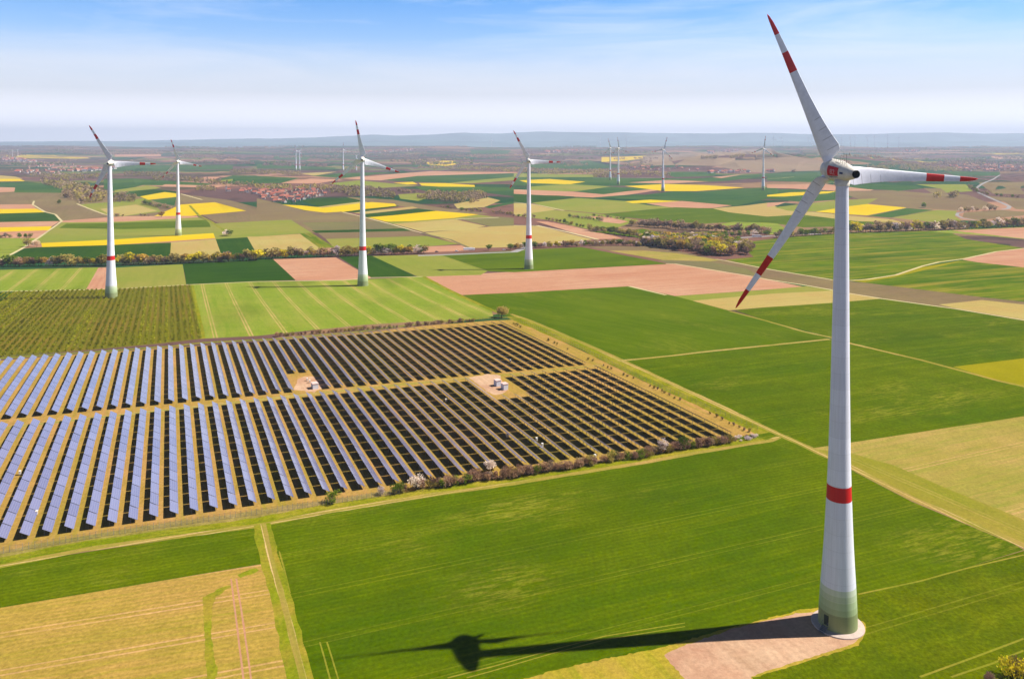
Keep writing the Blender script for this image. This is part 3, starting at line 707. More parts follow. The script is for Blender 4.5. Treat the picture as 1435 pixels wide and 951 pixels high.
# haze: one closed box of even air
def haze():
    m = bpy.data.materials.new('haze air'); m.use_nodes = True; t = m.node_tree; t.nodes.clear()
    o = t.nodes.new('ShaderNodeOutputMaterial'); v = t.nodes.new('ShaderNodeVolumePrincipled')
    v.inputs['Color'].default_value = (0.68, 0.79, 1.0, 1); v.inputs['Density'].default_value = HAZE_DENSITY; v.inputs['Anisotropy'].default_value = 0.1
    t.links.new(v.outputs[0], o.inputs['Volume'])
    b = MB(); b.box(-28000, 28000, -6500, 27500, -260, 560)
    me = b.mesh('haze', [m]); bm = bmesh.new(); bm.from_mesh(me); bmesh.ops.remove_doubles(bm, verts=bm.verts, dist=0.01)
    bmesh.ops.recalc_face_normals(bm, faces=bm.faces); bm.to_mesh(me); bm.free()
    link('haze', me)['kind'] = 'stuff'
haze()

# ------------------------------------------------------------------ wind turbines
def tower_material():
    g = G('painted tower'); geo = g.n('ShaderNodeTexCoord').outputs['Object']; x, y, z = g.sep(geo)
    r = g.n('ShaderNodeValToRGB'); r.color_ramp.interpolation = 'CONSTANT'
    zz = g.math('DIVIDE', z, 60.0); g.l(zz, r.inputs[0])
    stops = [(0, (142, 152, 104)), (4.0, (166, 184, 136)), (5.6, (178, 196, 150)), (7.1, (194, 208, 170)), (8.6, (212, 222, 196)), (10.0, (240, 242, 252)),
             (26.6, (236, 238, 250)), (30.3, (214, 26, 26)), (33.9, (240, 242, 252)), (57, (236, 238, 250))]
    e = r.color_ramp.elements; e[0].position = 0; e[0].color = srgb(*stops[0][1], 0.95); e[1].position = stops[1][0] / 60; e[1].color = srgb(*stops[1][1], 0.95)
    for h, c in stops[2:]: q = e.new(h / 60); q.color = srgb(*c, 0.95)
    ring = g.noise(g.comb(0.0, 0.0, g.math('FLOOR', g.math('DIVIDE', z, 3.8))), 3.1, 1)
    band = g.maprange(ring, 0.35, 0.65, 0.88, 1.03)
    ang = g.math('ARCTAN2', y, x)
    stn = g.maprange(g.noise(g.comb(g.math('MULTIPLY', ang, 6.0), g.math('MULTIPLY', z, 0.08)), 1.0, 4, 0.7), 0.3, 0.75, 1.04, 0.86)
    seam = g.maprange(g.math('ABSOLUTE', g.math('SUBTRACT', g.math('FRACT', g.math('DIVIDE', z, 3.8)), 0.5)), 0.486, 0.497, 1.0, 0.8)
    k = g.math('MULTIPLY', g.math('MULTIPLY', band, stn), seam)
    col = g.mix(1.0, r.outputs[0], g.comb(k, k, k), 'MULTIPLY')
    g.l(col, g.b.inputs['Base Color']); g.b.inputs['Roughness'].default_value = 0.55; g.b.inputs['Specular IOR Level'].default_value = 0.3
    return g.m
def blade_material():
    g = G('blade paint'); x, y, z = g.sep(g.n('ShaderNodeTexCoord').outputs['Object'])
    r = g.n('ShaderNodeValToRGB'); r.color_ramp.interpolation = 'CONSTANT'; g.l(g.math('DIVIDE', z, 41.0), r.inputs[0])
    W_, Rd = srgb(238, 240, 250, 0.95), srgb(216, 20, 18, 0.9)
    e = r.color_ramp.elements; e[0].position = 0; e[0].color = W_; e[1].position = 0.632; e[1].color = Rd
    for p_, c in ((0.757, W_), (0.868, Rd)): q = e.new(p_); q.color = c
    # root segment joints
    j = None
    for zz in (5.0, 7.6, 10.2, 13.0):
        f = g.maprange(g.math('ABSOLUTE', g.math('SUBTRACT', z, g.math('ADD', zz, g.math('MULTIPLY', x, 0.12)))), 0.12, 0.05)
        j = f if j is None else g.math('MAXIMUM', j, f)
    j = g.math('MULTIPLY', j, g.maprange(x, 0.3, 0.6, 0.0, 0.4))
    tcn = g.n('ShaderNodeTexCoord').outputs['Object']
    st = g.maprange(g.noise(tcn, 0.6, 5, 0.7), 0.3, 0.75, 1.04, 0.82)
    col = g.mix(1.0, r.outputs[0], g.comb(st, st, st), 'MULTIPLY'); col = g.mix(j, col, srgb(60, 62, 70))
    g.l(col, g.b.inputs['Base Color']); g.b.inputs['Roughness'].default_value = 0.4
    return g.m
TM = dict(tower=tower_material(), blade=blade_material(), shell=plain('nacelle shell', (220, 214, 202), 0.45, 0.9, 0.12, 0.8), red=plain('red livery', (206, 12, 18), 0.45, 0.85, 0.06),
          dark=plain('dark vent', (16, 17, 20), 0.6, 1), grey=plain('grey steel', (120, 124, 130), 0.5, 0.8), concrete=plain('pale concrete', (204, 184, 172), 0.9, 0.72, 0.15, 0.8),
          door=plain('green door', (44, 58, 46), 0.5, 0.8), letter=plain('faded lettering', (228, 150, 150), 0.6, 0.8), blue=plain('blue lettering', (62, 78, 120), 0.6, 0.8))

PROF = [(0, 4.45), (2, 4.38), (5, 4.24), (8, 4.08), (10, 3.95), (14, 3.68), (19.5, 3.34), (25, 3.08), (31.5, 2.8), (40, 2.5), (57, 2.14), (75, 1.86), (91, 1.62), (103, 1.45), (105.2, 1.42), (105.9, 1.5)]
def revolve(prof, n=48, m=0, mb=None):
    mb = mb or MB()
    for (z0, r0), (z1, r1) in zip(prof, prof[1:]):
        for i in range(n):
            a, b = 2 * PI * i / n, 2 * PI * (i + 1) / n
            mb.quad((r0 * math.cos(a), r0 * math.sin(a), z0), (r0 * math.cos(b), r0 * math.sin(b), z0), (r1 * math.cos(b), r1 * math.sin(b), z1), (r1 * math.cos(a), r1 * math.sin(a), z1), m)
    return mb
tower_me = revolve(PROF).mesh('tower', [TM['tower']], True, True)

def blade_mesh():
    b = MB(); S = []      # span, chord, thickness, leading offset, twist
    secs = [(1.6, 2.1, 2.1, -1.05, 34), (2.7, 2.2, 2.1, -1.1, 34), (3.3, 3.7, 1.6, -1.15, 32), (4.2, 4.75, 1.35, -1.2, 29), (5.5, 4.9, 1.15, -1.2, 25), (7.5, 4.4, 1.0, -1.15, 20), (10.5, 3.75, .82, -1.05, 15), (14, 3.2, .66, -.98, 11), (19, 2.6, .5, -.86, 8),
            (25, 2.1, .37, -.72, 5), (31, 1.68, .27, -.58, 3), (36, 1.28, .19, -.46, 2), (38.8, .95, .13, -.38, 1), (40.3, .55, .08, -.28, 0), (41, .12, .03, -.12, 0)]
    n = 20; rings = []
    for s, c, t, lo, tw in secs:
        ring = []
        tw = R(tw); round_ = s < 3
        for i in range(n):
            a = 2 * PI * i / n; ca = math.cos(a); sa = math.sin(a)
            if round_: x = lo + c / 2 * (1 - ca); y = t / 2 * sa
            else:
                u = (1 - ca) / 2; x = lo + c * u
                th = 2.6 * (0.2969 * math.sqrt(u) - 0.126 * u - 0.3516 * u * u + 0.2843 * u ** 3 - 0.1036 * u ** 4) * t * 1.9
                y = th * (1 if sa >= 0 else -1) * (0.62 if sa < 0 else 0.38) if 0 < i < n and i != n // 2 else 0
            X = x * math.cos(tw) + y * math.sin(tw); Y = -x * math.sin(tw) + y * math.cos(tw)
            Y += 0.9 * max(0, (s - 12) / 29) ** 2
            ring.append((X, Y, s))
        rings.append(ring)
    for A, B in zip(rings, rings[1:]):
        for i in range(n): b.quad(A[i], A[(i + 1) % n], B[(i + 1) % n], B[i])
    k = len(b.v); b.v += rings[-1]; b.f.append(tuple(range(k, k + n))); b.mi.append(0); b.uv.append([(0, 0)] * n)
    return b.mesh('blade', [TM['blade']], True, True)
blade_me = blade_mesh()
# nacelle: egg along local Y (front +Y). rotor plane at y=0
NP = [(-9.9, 0.95), (-9.2, 1.2), (-8.2, 1.52), (-7, 1.84), (-5.6, 2.16), (-4.2, 2.42), (-2.8, 2.58), (-1.7, 2.64)]
def egg(y): return float(np.interp(y, [p[0] for p in NP], [p[1] for p in NP]))
def along_y(prof, n=40, m=0):
    b = MB()
    for (y0, r0), (y1, r1) in zip(prof, prof[1:]):
        for i in range(n):
            a, c = 2 * PI * i / n, 2 * PI * (i + 1) / n
            b.quad((r0 * math.cos(a), y0, r0 * math.sin(a)), (r1 * math.cos(a), y1, r1 * math.sin(a)), (r1 * math.cos(c), y1, r1 * math.sin(c)), (r0 * math.cos(c), y0, r0 * math.sin(c)), m)
    return b
nac_me = along_y([(-9.9, 0.8)] + NP + [(-1.66, 2.3)]).mesh('nacelle', [TM['shell']], True, True)
spin_me = along_y([(-1.6, 2.3), (-1.58, 2.62), (-0.6, 2.62), (0.5, 2.5), (1.4, 2.2), (2.2, 1.65), (2.7, 1.0), (2.95, 0.4), (3.0, 0.01)]).mesh('hub', [TM['shell']], True, True)
vent_me = along_y([(-9.7, 0.02), (-9.75, 0.8), (-10.15, 0.95), (-10.3, 0.9), (-10.1, 0.7), (-9.9, 0.02)]).mesh('rear_vent', [TM['dark']], True, True)
collar_me = revolve([(105.6, 1.62), (107.0, 1.75), (107.1, 1.2)], 32).mesh('yaw_collar', [TM['shell']], True, True)
def patch(y0, y1, a0, a1, off, m):
    b = MB(); n = 10
    for i in range(n):
        for j in range(n):
            q = []
            for (u, v) in ((i, j), (i + 1, j), (i + 1, j + 1), (i, j + 1)):
                y = y0 + (y1 - y0) * u / n; a = a0 + (a1 - a0) * v / n; r = egg(y) + off
                q.append((r * math.cos(a), y, r * math.sin(a)))
            b.quad(*q)
    return b
def text_on_egg(s, size, yc, ac, mat, name):
    """lettering wrapped on the nacelle's flank (left flank seen from behind)"""
    cu = bpy.data.curves.new(name, 'FONT'); cu.body = s; cu.size = size; cu.align_x = 'CENTER'; cu.align_y = 'CENTER'; cu.resolution_u = 3; cu.offset = 0.02 * size
    tmp = bpy.data.objects.new(name, cu); C.objects.link(tmp); bpy.context.view_layer.update()
    me = bpy.data.meshes.new_from_object(tmp.evaluated_get(bpy.context.evaluated_depsgraph_get())); bpy.data.objects.remove(tmp)
    for v in me.vertices:
        y = yc - v.co.x; r0 = egg(y); a = ac - v.co.y / r0; r = r0 + 0.05
        v.co = (r * math.cos(a), y, r * math.sin(a))
    me.materials.clear(); me.materials.append(mat); return me
door_b = MB(); door_b.box(-0.55, 0.55, -0.14, 0.1, 1.3, 3.6); door_me = door_b.mesh('door', [TM['door']])
stair_b = MB()
for i in range(5): stair_b.box(-0.7, 0.7, -0.5 - 0.3 * (4 - i) - 0.3, -0.3 - 0.3 * (4 - i), 0.15 + i * 0.22, 0.2 + i * 0.22)
for sx in (-0.72, 0.72):
    stair_b.tube((sx, -2.1, 0.1), (sx, -0.3, 1.3), 0.04, 0.04); stair_b.tube((sx, -2.1, 1.1), (sx, -0.3, 2.3), 0.03, 0.03)
    for y in (-2.1, -1.2, -0.3): stair_b.tube((sx, y, 0.1 + (y + 2.1) * 0.66), (sx, y, 1.1 + (y + 2.1) * 0.66), 0.025, 0.025)
stair_me = stair_b.mesh('stairs', [TM['grey']])
found_me = revolve([(-0.4, 6.05), (0.22, 6.0), (0.28, 5.9), (0.36, 4.4)], 56).mesh('foundation', [TM['concrete']], False, True)
mast_b = MB()
mast_b.tube((0, -6.0, 1.9), (0, -6.0, 4.4), 0.05, 0.04); mast_b.tube((-0.7, -6.0, 4.1), (0.7, -6.0, 4.1), 0.04, 0.04)
for x in (-0.7, 0.7): mast_b.tube((x, -6, 4.1), (x, -6, 4.6), 0.05, 0.05)
mast_me = mast_b.mesh('sensor_mast', [TM['grey']])
rail_me = []
for x in (-0.8, 0.8):
    pv = None; rail_b = MB()
    for i in range(7):
        y = -7.6 + i * 0.9; z = math.sqrt(max(0.1, egg(y) ** 2 - 0.64))
        rail_b.tube((x, y, z - 0.05), (x, y, z + 0.55), 0.03, 0.03)
        if pv: rail_b.tube((x, pv[0], pv[1] + 0.55), (x, y, z + 0.55), 0.03, 0.03)
        pv = (y, z)
    rail_me.append(rail_b.mesh('roof_rail', [TM['grey']]))
hatch_me = patch(-5.2, -3.4, R(62), R(118), 0.06, 0).mesh('roof_hatch', [TM['shell']], True, True)
livery_me = patch(-6.0, -2.35, R(151), R(205), 0.03, 0).mesh('red_livery', [TM['red']], True, True)
livery_r = patch(-6.0, -2.35, R(-25), R(29), 0.03, 0).mesh('red_livery', [TM['red']], True, True)
big_text = text_on_egg('82', 1.7, -4.2, R(184), TM['letter'], 'lettering')
small_text = text_on_egg('ENERCON', 0.62, -4.2, R(212), TM['blue'], 'lettering')
logo_me = patch(-7.5, -6.5, R(176), R(190), 0.03, 0).mesh('emblem', [TM['blue']], True, True)

def turbine(base, hub_h, rotor, theta, yaw, label, near=False, tilt=0.078, group=None, tone=None):
    t = thing('wind_turbine', label, 'wind turbine', tuple(base), 0, group)
    s = hub_h / 108.4; rs = rotor / 41.0
    link('tower', tower_me, t, scale=(s * (1 if near else 1.05), s * (1 if near else 1.05), s))
    N = Matrix.Translation((0, 0, hub_h)) @ Matrix.Rotation(yaw, 4, 'Z') @ Matrix.Rotation(tilt, 4, 'X') @ Matrix.Translation((0, 4.6 * rs, 0)) @ Matrix.Scale(rs, 4)
    nc = link('nacelle', nac_me, t, mat=N)
    link('hub', spin_me, t, mat=N)
    I = Matrix.Identity(4)
    link('rear_vent', vent_me, nc, mat=I)
    if near:
        for nm, me in (('sensor_mast', mast_me), ('roof_rail', rail_me[0]), ('roof_rail', rail_me[1]), ('roof_hatch', hatch_me), ('red_livery', livery_me), ('red_livery', livery_r), ('lettering', big_text), ('lettering', small_text), ('emblem', logo_me)):
            link(nm, me, nc, mat=I)
        fo = link('foundation', found_me, t)
        link('yaw_collar', collar_me, t)
        d = link('door', door_me, t, (4.33 * math.cos(R(212)), 4.33 * math.sin(R(212)), 0), R(212) + PI / 2)
        link('stairs', stair_me, d)
    for k in range(3):
        th = theta + k * 2 * PI / 3
        B = N @ Matrix.Rotation(th, 4, 'Y') @ Matrix.Diagonal((1 if near else 1.35, 1 if near else 1.2, 1, 1))
        link('blade', blade_me, t, mat=B)
    return t
def turb_px(base, hub, label, theta, yaw, rotor=None, near=False, group=None, H=None):
    b = gp(*base); d = b.y
    dz = -sp_ - (hub[1] - CY) / F * cp; dy = cp - (hub[1] - CY) / F * sp_
    hz = CAMZ + dz / dy * b.y - b.z
    H = H or hz
    return turbine(b, H, rotor or H * 35.5 / 113.5, theta, yaw, label, near, group=group), H
YAW = 0.162
GRP = 'wind turbines standing in the fields'
T1, h = turb_px((1174, 874), (1181, 240.5), 'huge white wind turbine in the foreground with red-striped blades and green tower foot', -0.454, YAW, 41, near=True, group=GRP)
T2, h = turb_px((156, 417), (151.5, 228.5), 'white wind turbine at the edge of the vine rows, leftmost of the middle ones', -0.487, YAW, group=GRP)
T3, h = turb_px((508.5, 400), (504, 223.5), 'white wind turbine on the pale striped field right above the solar park', -0.166, YAW, group=GRP)
T4, h = turb_px((741, 376.5), (738.5, 225.5), 'white wind turbine between the dark green field and the long ploughed field', -0.47, YAW, group=GRP)
T5, h = turb_px((250, 330), (246.6, 226.5), 'white wind turbine standing on the long yellow rapeseed strip', -0.29, YAW, group=GRP)
turb_px((929, 268), (928.7, 209.7), 'distant wind turbine at the front edge of the long yellow rapeseed field', 0.3, -0.5, group=GRP)
turb_px((1069.5, 266), (1069, 208.4), 'distant wind turbine just left of the foreground tower, on green fields', 0.14, -0.4, group=GRP)
turb_px((855, 252.3), (854, 207.7), 'left one of two distant wind turbines standing close together above the yellow field', -0.24, -0.3, group=GRP)
turb_px((866.5, 258.5), (865.5, 208), 'right and nearer one of two distant wind turbines standing close together', -0.12, -0.5, group=GRP)
turb_px((415, 238.7), (414.4, 211.3), 'left turbine of the tiny far pair left of the middle turbine', -0.2, 0.2, group=GRP)
turb_px((420, 238.7), (419.3, 211.6), 'right turbine of the tiny far pair left of the middle turbine', 0.6, 0.2, group=GRP)
turb_px((481, 240), (480.6, 209.3), 'tiny far wind turbine seen just left of the middle turbine tower', 0.05, 0.1, group=GRP)
turb_px((499.5, 240), (499.3, 218.5), 'tiny far wind turbine half hidden by the middle turbine tower', 0.9, 0.1, group=GRP)
turb_px((17.5, 220), (17.5, 211), 'faint far wind turbine near the left edge of the view', 0.1, 0.1, group=GRP)
turb_px((25, 220), (25, 210), 'faint far wind turbine beside the one nearest the left edge', 0.7, 0.1, group=GRP)
for i, (x, y) in enumerate([(689, 196), (841, 192.5), (878, 192.5), (1084, 194), (1096, 194), (1133, 195), (1138, 193), (1179, 193.5), (1192, 191), (1198, 191.5), (1215.5, 193.5), (1226, 192), (1244, 189), (1259.5, 194)]):
    b = gp(x, 205.2); hz = CAMZ + (-sp_ - (y - CY) / F * cp) / (cp - (y - CY) / F * sp_) * b.y - b.z
    turbine(b, hz, 50, i * 0.7, 0.1, '%s faint wind turbine from the left on the horizon before the blue hills' % nth(i + 1), group='wind turbines on the horizon')

# ------------------------------------------------------------------ solar park
def panel_material():
    g = G('solar glass'); u, v, _ = g.sep(g.n('ShaderNodeUVMap').outputs[0])
    def line(c, n, wd):
        fr = g.math('FRACT', g.math('MULTIPLY', c, n)); return g.maprange(g.math('ABSOLUTE', g.math('SUBTRACT', fr, 0.5)), 0.5 - wd, 0.5 - wd * 0.5)
    ln = g.math('MAXIMUM', line(u, 4.0, 0.05), line(v, 8.0, 0.03))
    ro = g.n('ShaderNodeObjectInfo').outputs['Random']
    cells = g.mix(ro, srgb(126, 124, 160, 0.6), srgb(146, 144, 180, 0.6))
    col = g.mix(g.math('MULTIPLY', ln, 0.9), cells, srgb(196, 192, 214))
    g.l(col, g.b.inputs['Base Color']); g.b.inputs['Roughness'].default_value = 0.22; g.b.inputs['IOR'].default_value = 1.5
    g.b.inputs['Coat Weight'].default_value = 0.6; g.b.inputs['Coat Roughness'].default_value = 0.12
    return g.m
PM = panel_material(); PB = plain('panel backsheet', (22, 24, 30), 0.7, 0.5); PF = plain('galvanised frame', (128, 130, 132), 0.5, 0.8)
TL = 8.35; tilt = R(31); WD = 2.45; rise = WD * math.tan(tilt)
pb = MB(); l0, l1, zl = 0.18, TL - 0.18, 0.95
a, b_, c_, d_ = (0, l0, zl), (0, l1, zl), (-WD, l1, zl + rise), (-WD, l0, zl + rise)
pb.quad(a, b_, c_, d_, 0, [(0, 0), (0, 1), (1, 1), (1, 0)])
lo = [Vector(p) + Vector((-0.03, 0, -0.06)) for p in (a, b_, c_, d_)]
pb.quad(lo[3], lo[2], lo[1], lo[0], 1)
for p, q, r_, s_ in ((a, d_, lo[3], lo[0]), (b_, a, lo[0], lo[1]), (c_, b_, lo[1], lo[2]), (d_, c_, lo[2], lo[3])): pb.quad(p, q, r_, s_, 2)
panel_me = pb.mesh('panel_table', [PM, PB, PF])
sf = MB(); sf.tube((-0.9, 0.3, zl + 0.9 * math.tan(tilt) - 0.16), (-0.9, TL - 0.3, zl + 0.9 * math.tan(tilt) - 0.16), 0.05, 0.05, 5)
for y in (1.2, TL / 2, TL - 1.2):
    sf.tube((-0.45, y, -0.3), (-0.45, y, zl + 0.45 * math.tan(tilt) - 0.1), 0.06, 0.06, 5)
    sf.tube((-2.0, y, -0.3), (-2.0, y, zl + 2.0 * math.tan(tilt) - 0.1), 0.06, 0.06, 5)
    sf.tube((-0.1, y, zl - 0.05), (-2.4, y, zl + 2.4 * math.tan(tilt) - 0.12), 0.05, 0.05, 5)
frame_me = sf.mesh('support_frame', [PF])

def proj_fit(data):
    """x = (a+b i)/(1+c i), y likewise with the same c: evenly spaced ground points seen in perspective"""
    A, B = [], []
    for i, x, y in data:
        A.append([1, i, 0, 0, -i * x]); B.append(x); A.append([0, 0, 1, i, -i * y]); B.append(y)
    a, b, c, d, e = np.linalg.lstsq(np.array(A), np.array(B), rcond=None)[0]
    return lambda i: ((a + b * i) / (1 + e * i), (c + d * i) / (1 + e * i))
fb = proj_fit([(0, 5.5, 759.6), (1, 37, 755.5), (4, 129, 742), (8, 246, 724), (12, 356.5, 708.8), (16, 459.7, 694.2), (20, 558.2, 680), (24, 649, 665.8), (28, 736.4, 653), (32, 819, 641), (36, 898, 629), (40, 971.7, 618), (43, 1026, 609.6)])
ft = proj_fit([(-2, 30.3, 596), (2, 118.7, 587), (6, 202.9, 578), (9, 264.4, 572.5), (13, 341.9, 564.6), (17, 416.8, 556.8), (20, 469.8, 551), (24, 537.2, 544.4), (28, 604.6, 538.2), (31, 655, 534), (35, 716, 528), (39, 777, 522.5), (43, 836, 517.2)])
bb = proj_fit([(0, 14.3, 588), (4, 99.7, 579.6), (8, 182, 571), (12, 261, 563.5), (16, 337, 556), (20, 410, 548.8), (24, 479, 543), (28, 547, 537), (32, 612, 531), (36, 675, 525), (40, 735, 519), (46, 820, 512)])
bt = proj_fit([(-3, 16.8, 505.6), (0, 66.5, 501.5), (4, 149, 495.6), (8, 209.6, 490), (12, 255.2, 486), (16, 313.2, 480.8), (20, 370.5, 477), (23, 411.7, 474.4), (30, 506, 468.5), (36, 584, 463), (41, 643, 458.5), (45, 690, 455)]) if False else \
     proj_fit([(-3, 16.8, 505.6), (-2, 33.7, 504.5), (1, 82.8, 500.8), (4, 132, 497), (7, 179, 492.6), (10, 224.7, 488.3), (12, 255.2, 486), (16, 313.2, 480.8), (20, 370.5, 477.2), (23, 411.7, 474.6), (30, 508, 468.5), (36, 584, 463), (41, 643, 458), (45, 690, 455), (46, 702, 455)])
def solar_row(A, B, label, group, start_gap=0, only=None):
    A = gp(*A); B = gp(*B); d = (B - A).xy; ln = d.length; d.normalize()
    ang = math.atan2(d.y, d.x) - PI / 2
    n = max(2, int(round(ln / TL))); st = ln / n
    t = thing('solar_panel_row', label, 'solar panels', (A.x, A.y, A.z), ang, group)
    cr_, sr = math.cos(ang), math.sin(ang)
    off = 0.75
    for k in range(n):
        if only and not only(k, n): continue
        x0, y0 = A.x + d.x * st * k, A.y + d.y * st * k; x1, y1 = x0 + d.x * st, y0 + d.y * st
        z0, z1 = ztf(x0, y0), ztf(x1, y1)
        p = link('panel_table', panel_me, t); p.location = (off, st * k, z0 - A.z); p.rotation_euler = (math.atan2(z1 - z0, st), 0, random.gauss(0, 0.0015)); p.scale = (1, st / TL, 1)
        p.rotation_euler.y = random.gauss(0, 0.006)
        link('support_frame', frame_me, p)
    return t
GF, GB = 'solar panel rows of the near block', 'solar panel rows of the far block'
for i in range(-9, 44):
    w_ = nth(44 - i) + ' ' if i < 43 else ''
    only = None
    if i in (32, 33, 34): only = lambda k, n: k < n - 4
    if i == 31: only = None
    solar_row(fb(i), ft(i), ('%ssolar panel row from the fence corner, near block, in front of the grass track' % nth(44 - i)) if i < 43 else 'solar panel row of the near block right beside the fence by the dirt track', GF, only=only)
for i in range(-11, 47):
    only = None
    if i in (21, 22): only = lambda k, n: k >= 4
    solar_row(bb(i), bt(i), ('%ssolar panel row from the long fence, far block, behind the grass track' % nth(47 - i)) if i < 46 else 'solar panel row of the far block right beside the long fence', GB, only=only)

HW = plain('white hut wall', (214, 216, 226), 0.7, 0.85, 0.06); HR = plain('hut roof', (226, 190, 182), 0.8, 0.8, 0.08); HD = plain('blue grey door', (112, 122, 150), 0.5, 0.8)
def hut(px, rot, label, sx=3.0, sy=2.4, h_=2.7):
    p = gp(*px); t = thing('transformer_hut', label, 'electrical hut', tuple(p), rot, 'transformer huts in the solar park')
    b = MB(); b.box(-sx / 2, sx / 2, -sy / 2, sy / 2, -0.2, h_); link('wall', b.mesh('wall', [HW]), t)
    b = MB(); b.box(-sx / 2 - .15, sx / 2 + .15, -sy / 2 - .15, sy / 2 + .15, h_ + 0.003, h_ + 0.22); link('roof', b.mesh('roof', [HR]), t)
    for x in (-0.7, 0.7):
        b = MB(); b.box(x - .55, x + .55, -sy / 2 - .05, -sy / 2 - .003, 0.1, 2.1); link('door', b.mesh('door', [HD]), t)
        b = MB(); b.box(sx / 2 + .003, sx / 2 + .04, x * .8 - .35, x * .8 + .35, 1.2, 1.9); link('vent', b.mesh('vent', [HD]), t)
ra = math.atan2(DA.y, DA.x)
hut((697, 540), ra + 0.1, 'white transformer hut with pinkish roof, farther of the pair on the gravel yard')
hut((707, 545), ra + 0.1, 'white transformer hut with pinkish roof, nearer of the pair on the gravel yard')
hut((441, 543.5), ra + 0.1, 'low white transformer hut alone on the bare yard in the far block', 3.6, 2.6, 2.4)
IB = plain('white box', (232, 226, 214), 0.6, 0.85)
bx = MB(); bx.box(-.45, .45, -.3, .3, 0.3, 1.4); bx.box(-.4, -.32, -.25, -.17, -0.2, 0.3); bx.box(.32, .4, .17, .25, -0.2, 0.3); bx.box(-.5, .5, -.35, .35, 1.402, 1.46); box_me = bx.mesh('inverter_box', [IB])
for (x, y), bl_ in zip(((28, 665), (51.5, 721.5), (430.5, 533.5), (434, 536), (715, 507.5), (834, 642), (752, 618), (711, 613), (760, 626), (625, 563)),
        ('leftmost one, between the wide bright rows', 'nearest one, low in the left rows', 'farther of two on the bare yard', 'nearer of two on the bare yard', 'bright one in the far block near the right', 'beside the hedge at lower right',
         'farther of two near the hedge middle', 'left one among the dark near rows', 'nearer of two near the hedge middle', 'alone below the track in the dark rows')):
    p = gp(x, y); o = link('inverter_box', box_me, None, tuple(p), ra); tag(o, 'small white equipment box, %s' % bl_, 'equipment box', 'equipment boxes between the panel rows')

FM = plain('fence post', (150, 146, 138), 0.7, 0.8)
def wire_material():
    g = G('fence mesh'); g.b.inputs['Base Color'].default_value = srgb(150, 150, 140); g.b.inputs['Roughness'].default_value = 0.6
    u, v, _ = g.sep(g.n('ShaderNodeUVMap').outputs[0])
    def line(c): return g.maprange(g.math('ABSOLUTE', g.math('SUBTRACT', g.math('FRACT', c), 0.5)), 0.44, 0.46)
    g.l(g.math('MAXIMUM', line(g.math('MULTIPLY', u, 6.6)), line(g.math('MULTIPLY', v, 5.0))), g.b.inputs['Alpha'])
    return g.m
WM = wire_material()
def fence(pl, n, label):
    P = pts(pl); W = [gp(*p) for p in P]; L_ = [0]
    for a_, b__ in zip(W, W[1:]): L_.append(L_[-1] + (b__ - a_).length)
    t = thing('wire_fence', label, 'fence', tuple(W[0]), 0, 'wire fence round the solar park')
    pm = MB(); pm.tube((0, 0, -0.3), (0, 0, 2.1), 0.05, 0.05, 5); pme = pm.mesh('post', [FM]); prev = None; wm_ = MB()
    for k in range(n + 1):
        s = L_[-1] * k / n; i = max(0, min(len(W) - 2, int(np.searchsorted(L_, s) - 1))); f = (s - L_[i]) / (L_[i + 1] - L_[i])
        q = W[i].lerp(W[i + 1], f); q.z = ztf(q.x, q.y); q = q - W[0]
        link('post', pme, t, tuple(q))
        if prev is not None:
            dd = (q - prev).length; u0 = s - dd
            wm_.quad(prev + Vector((0, 0, .05)), q + Vector((0, 0, .05)), q + Vector((0, 0, 2)), prev + Vector((0, 0, 2)), 0, [(u0, 0), (s, 0), (s, 2), (u0, 2)])
        prev = q
    link('wire_mesh', wm_.mesh('wire_mesh', [WM]), t)
fence('g 718,447 760,464 830,497 900,532 1000,576 1062,603', 80, 'long wire fence along the dirt track on the right side of the solar park')
fence('g -60,787 0,776 160,749 360,721 480,704 560,692', 80, 'wire fence along the lower left edge of the solar park')
fence('g -60,511 0,503.5 100,496 240,486 385,477 500,467 600,455 690,448 718,447', 95, 'wire fence along the far edge of the solar park')

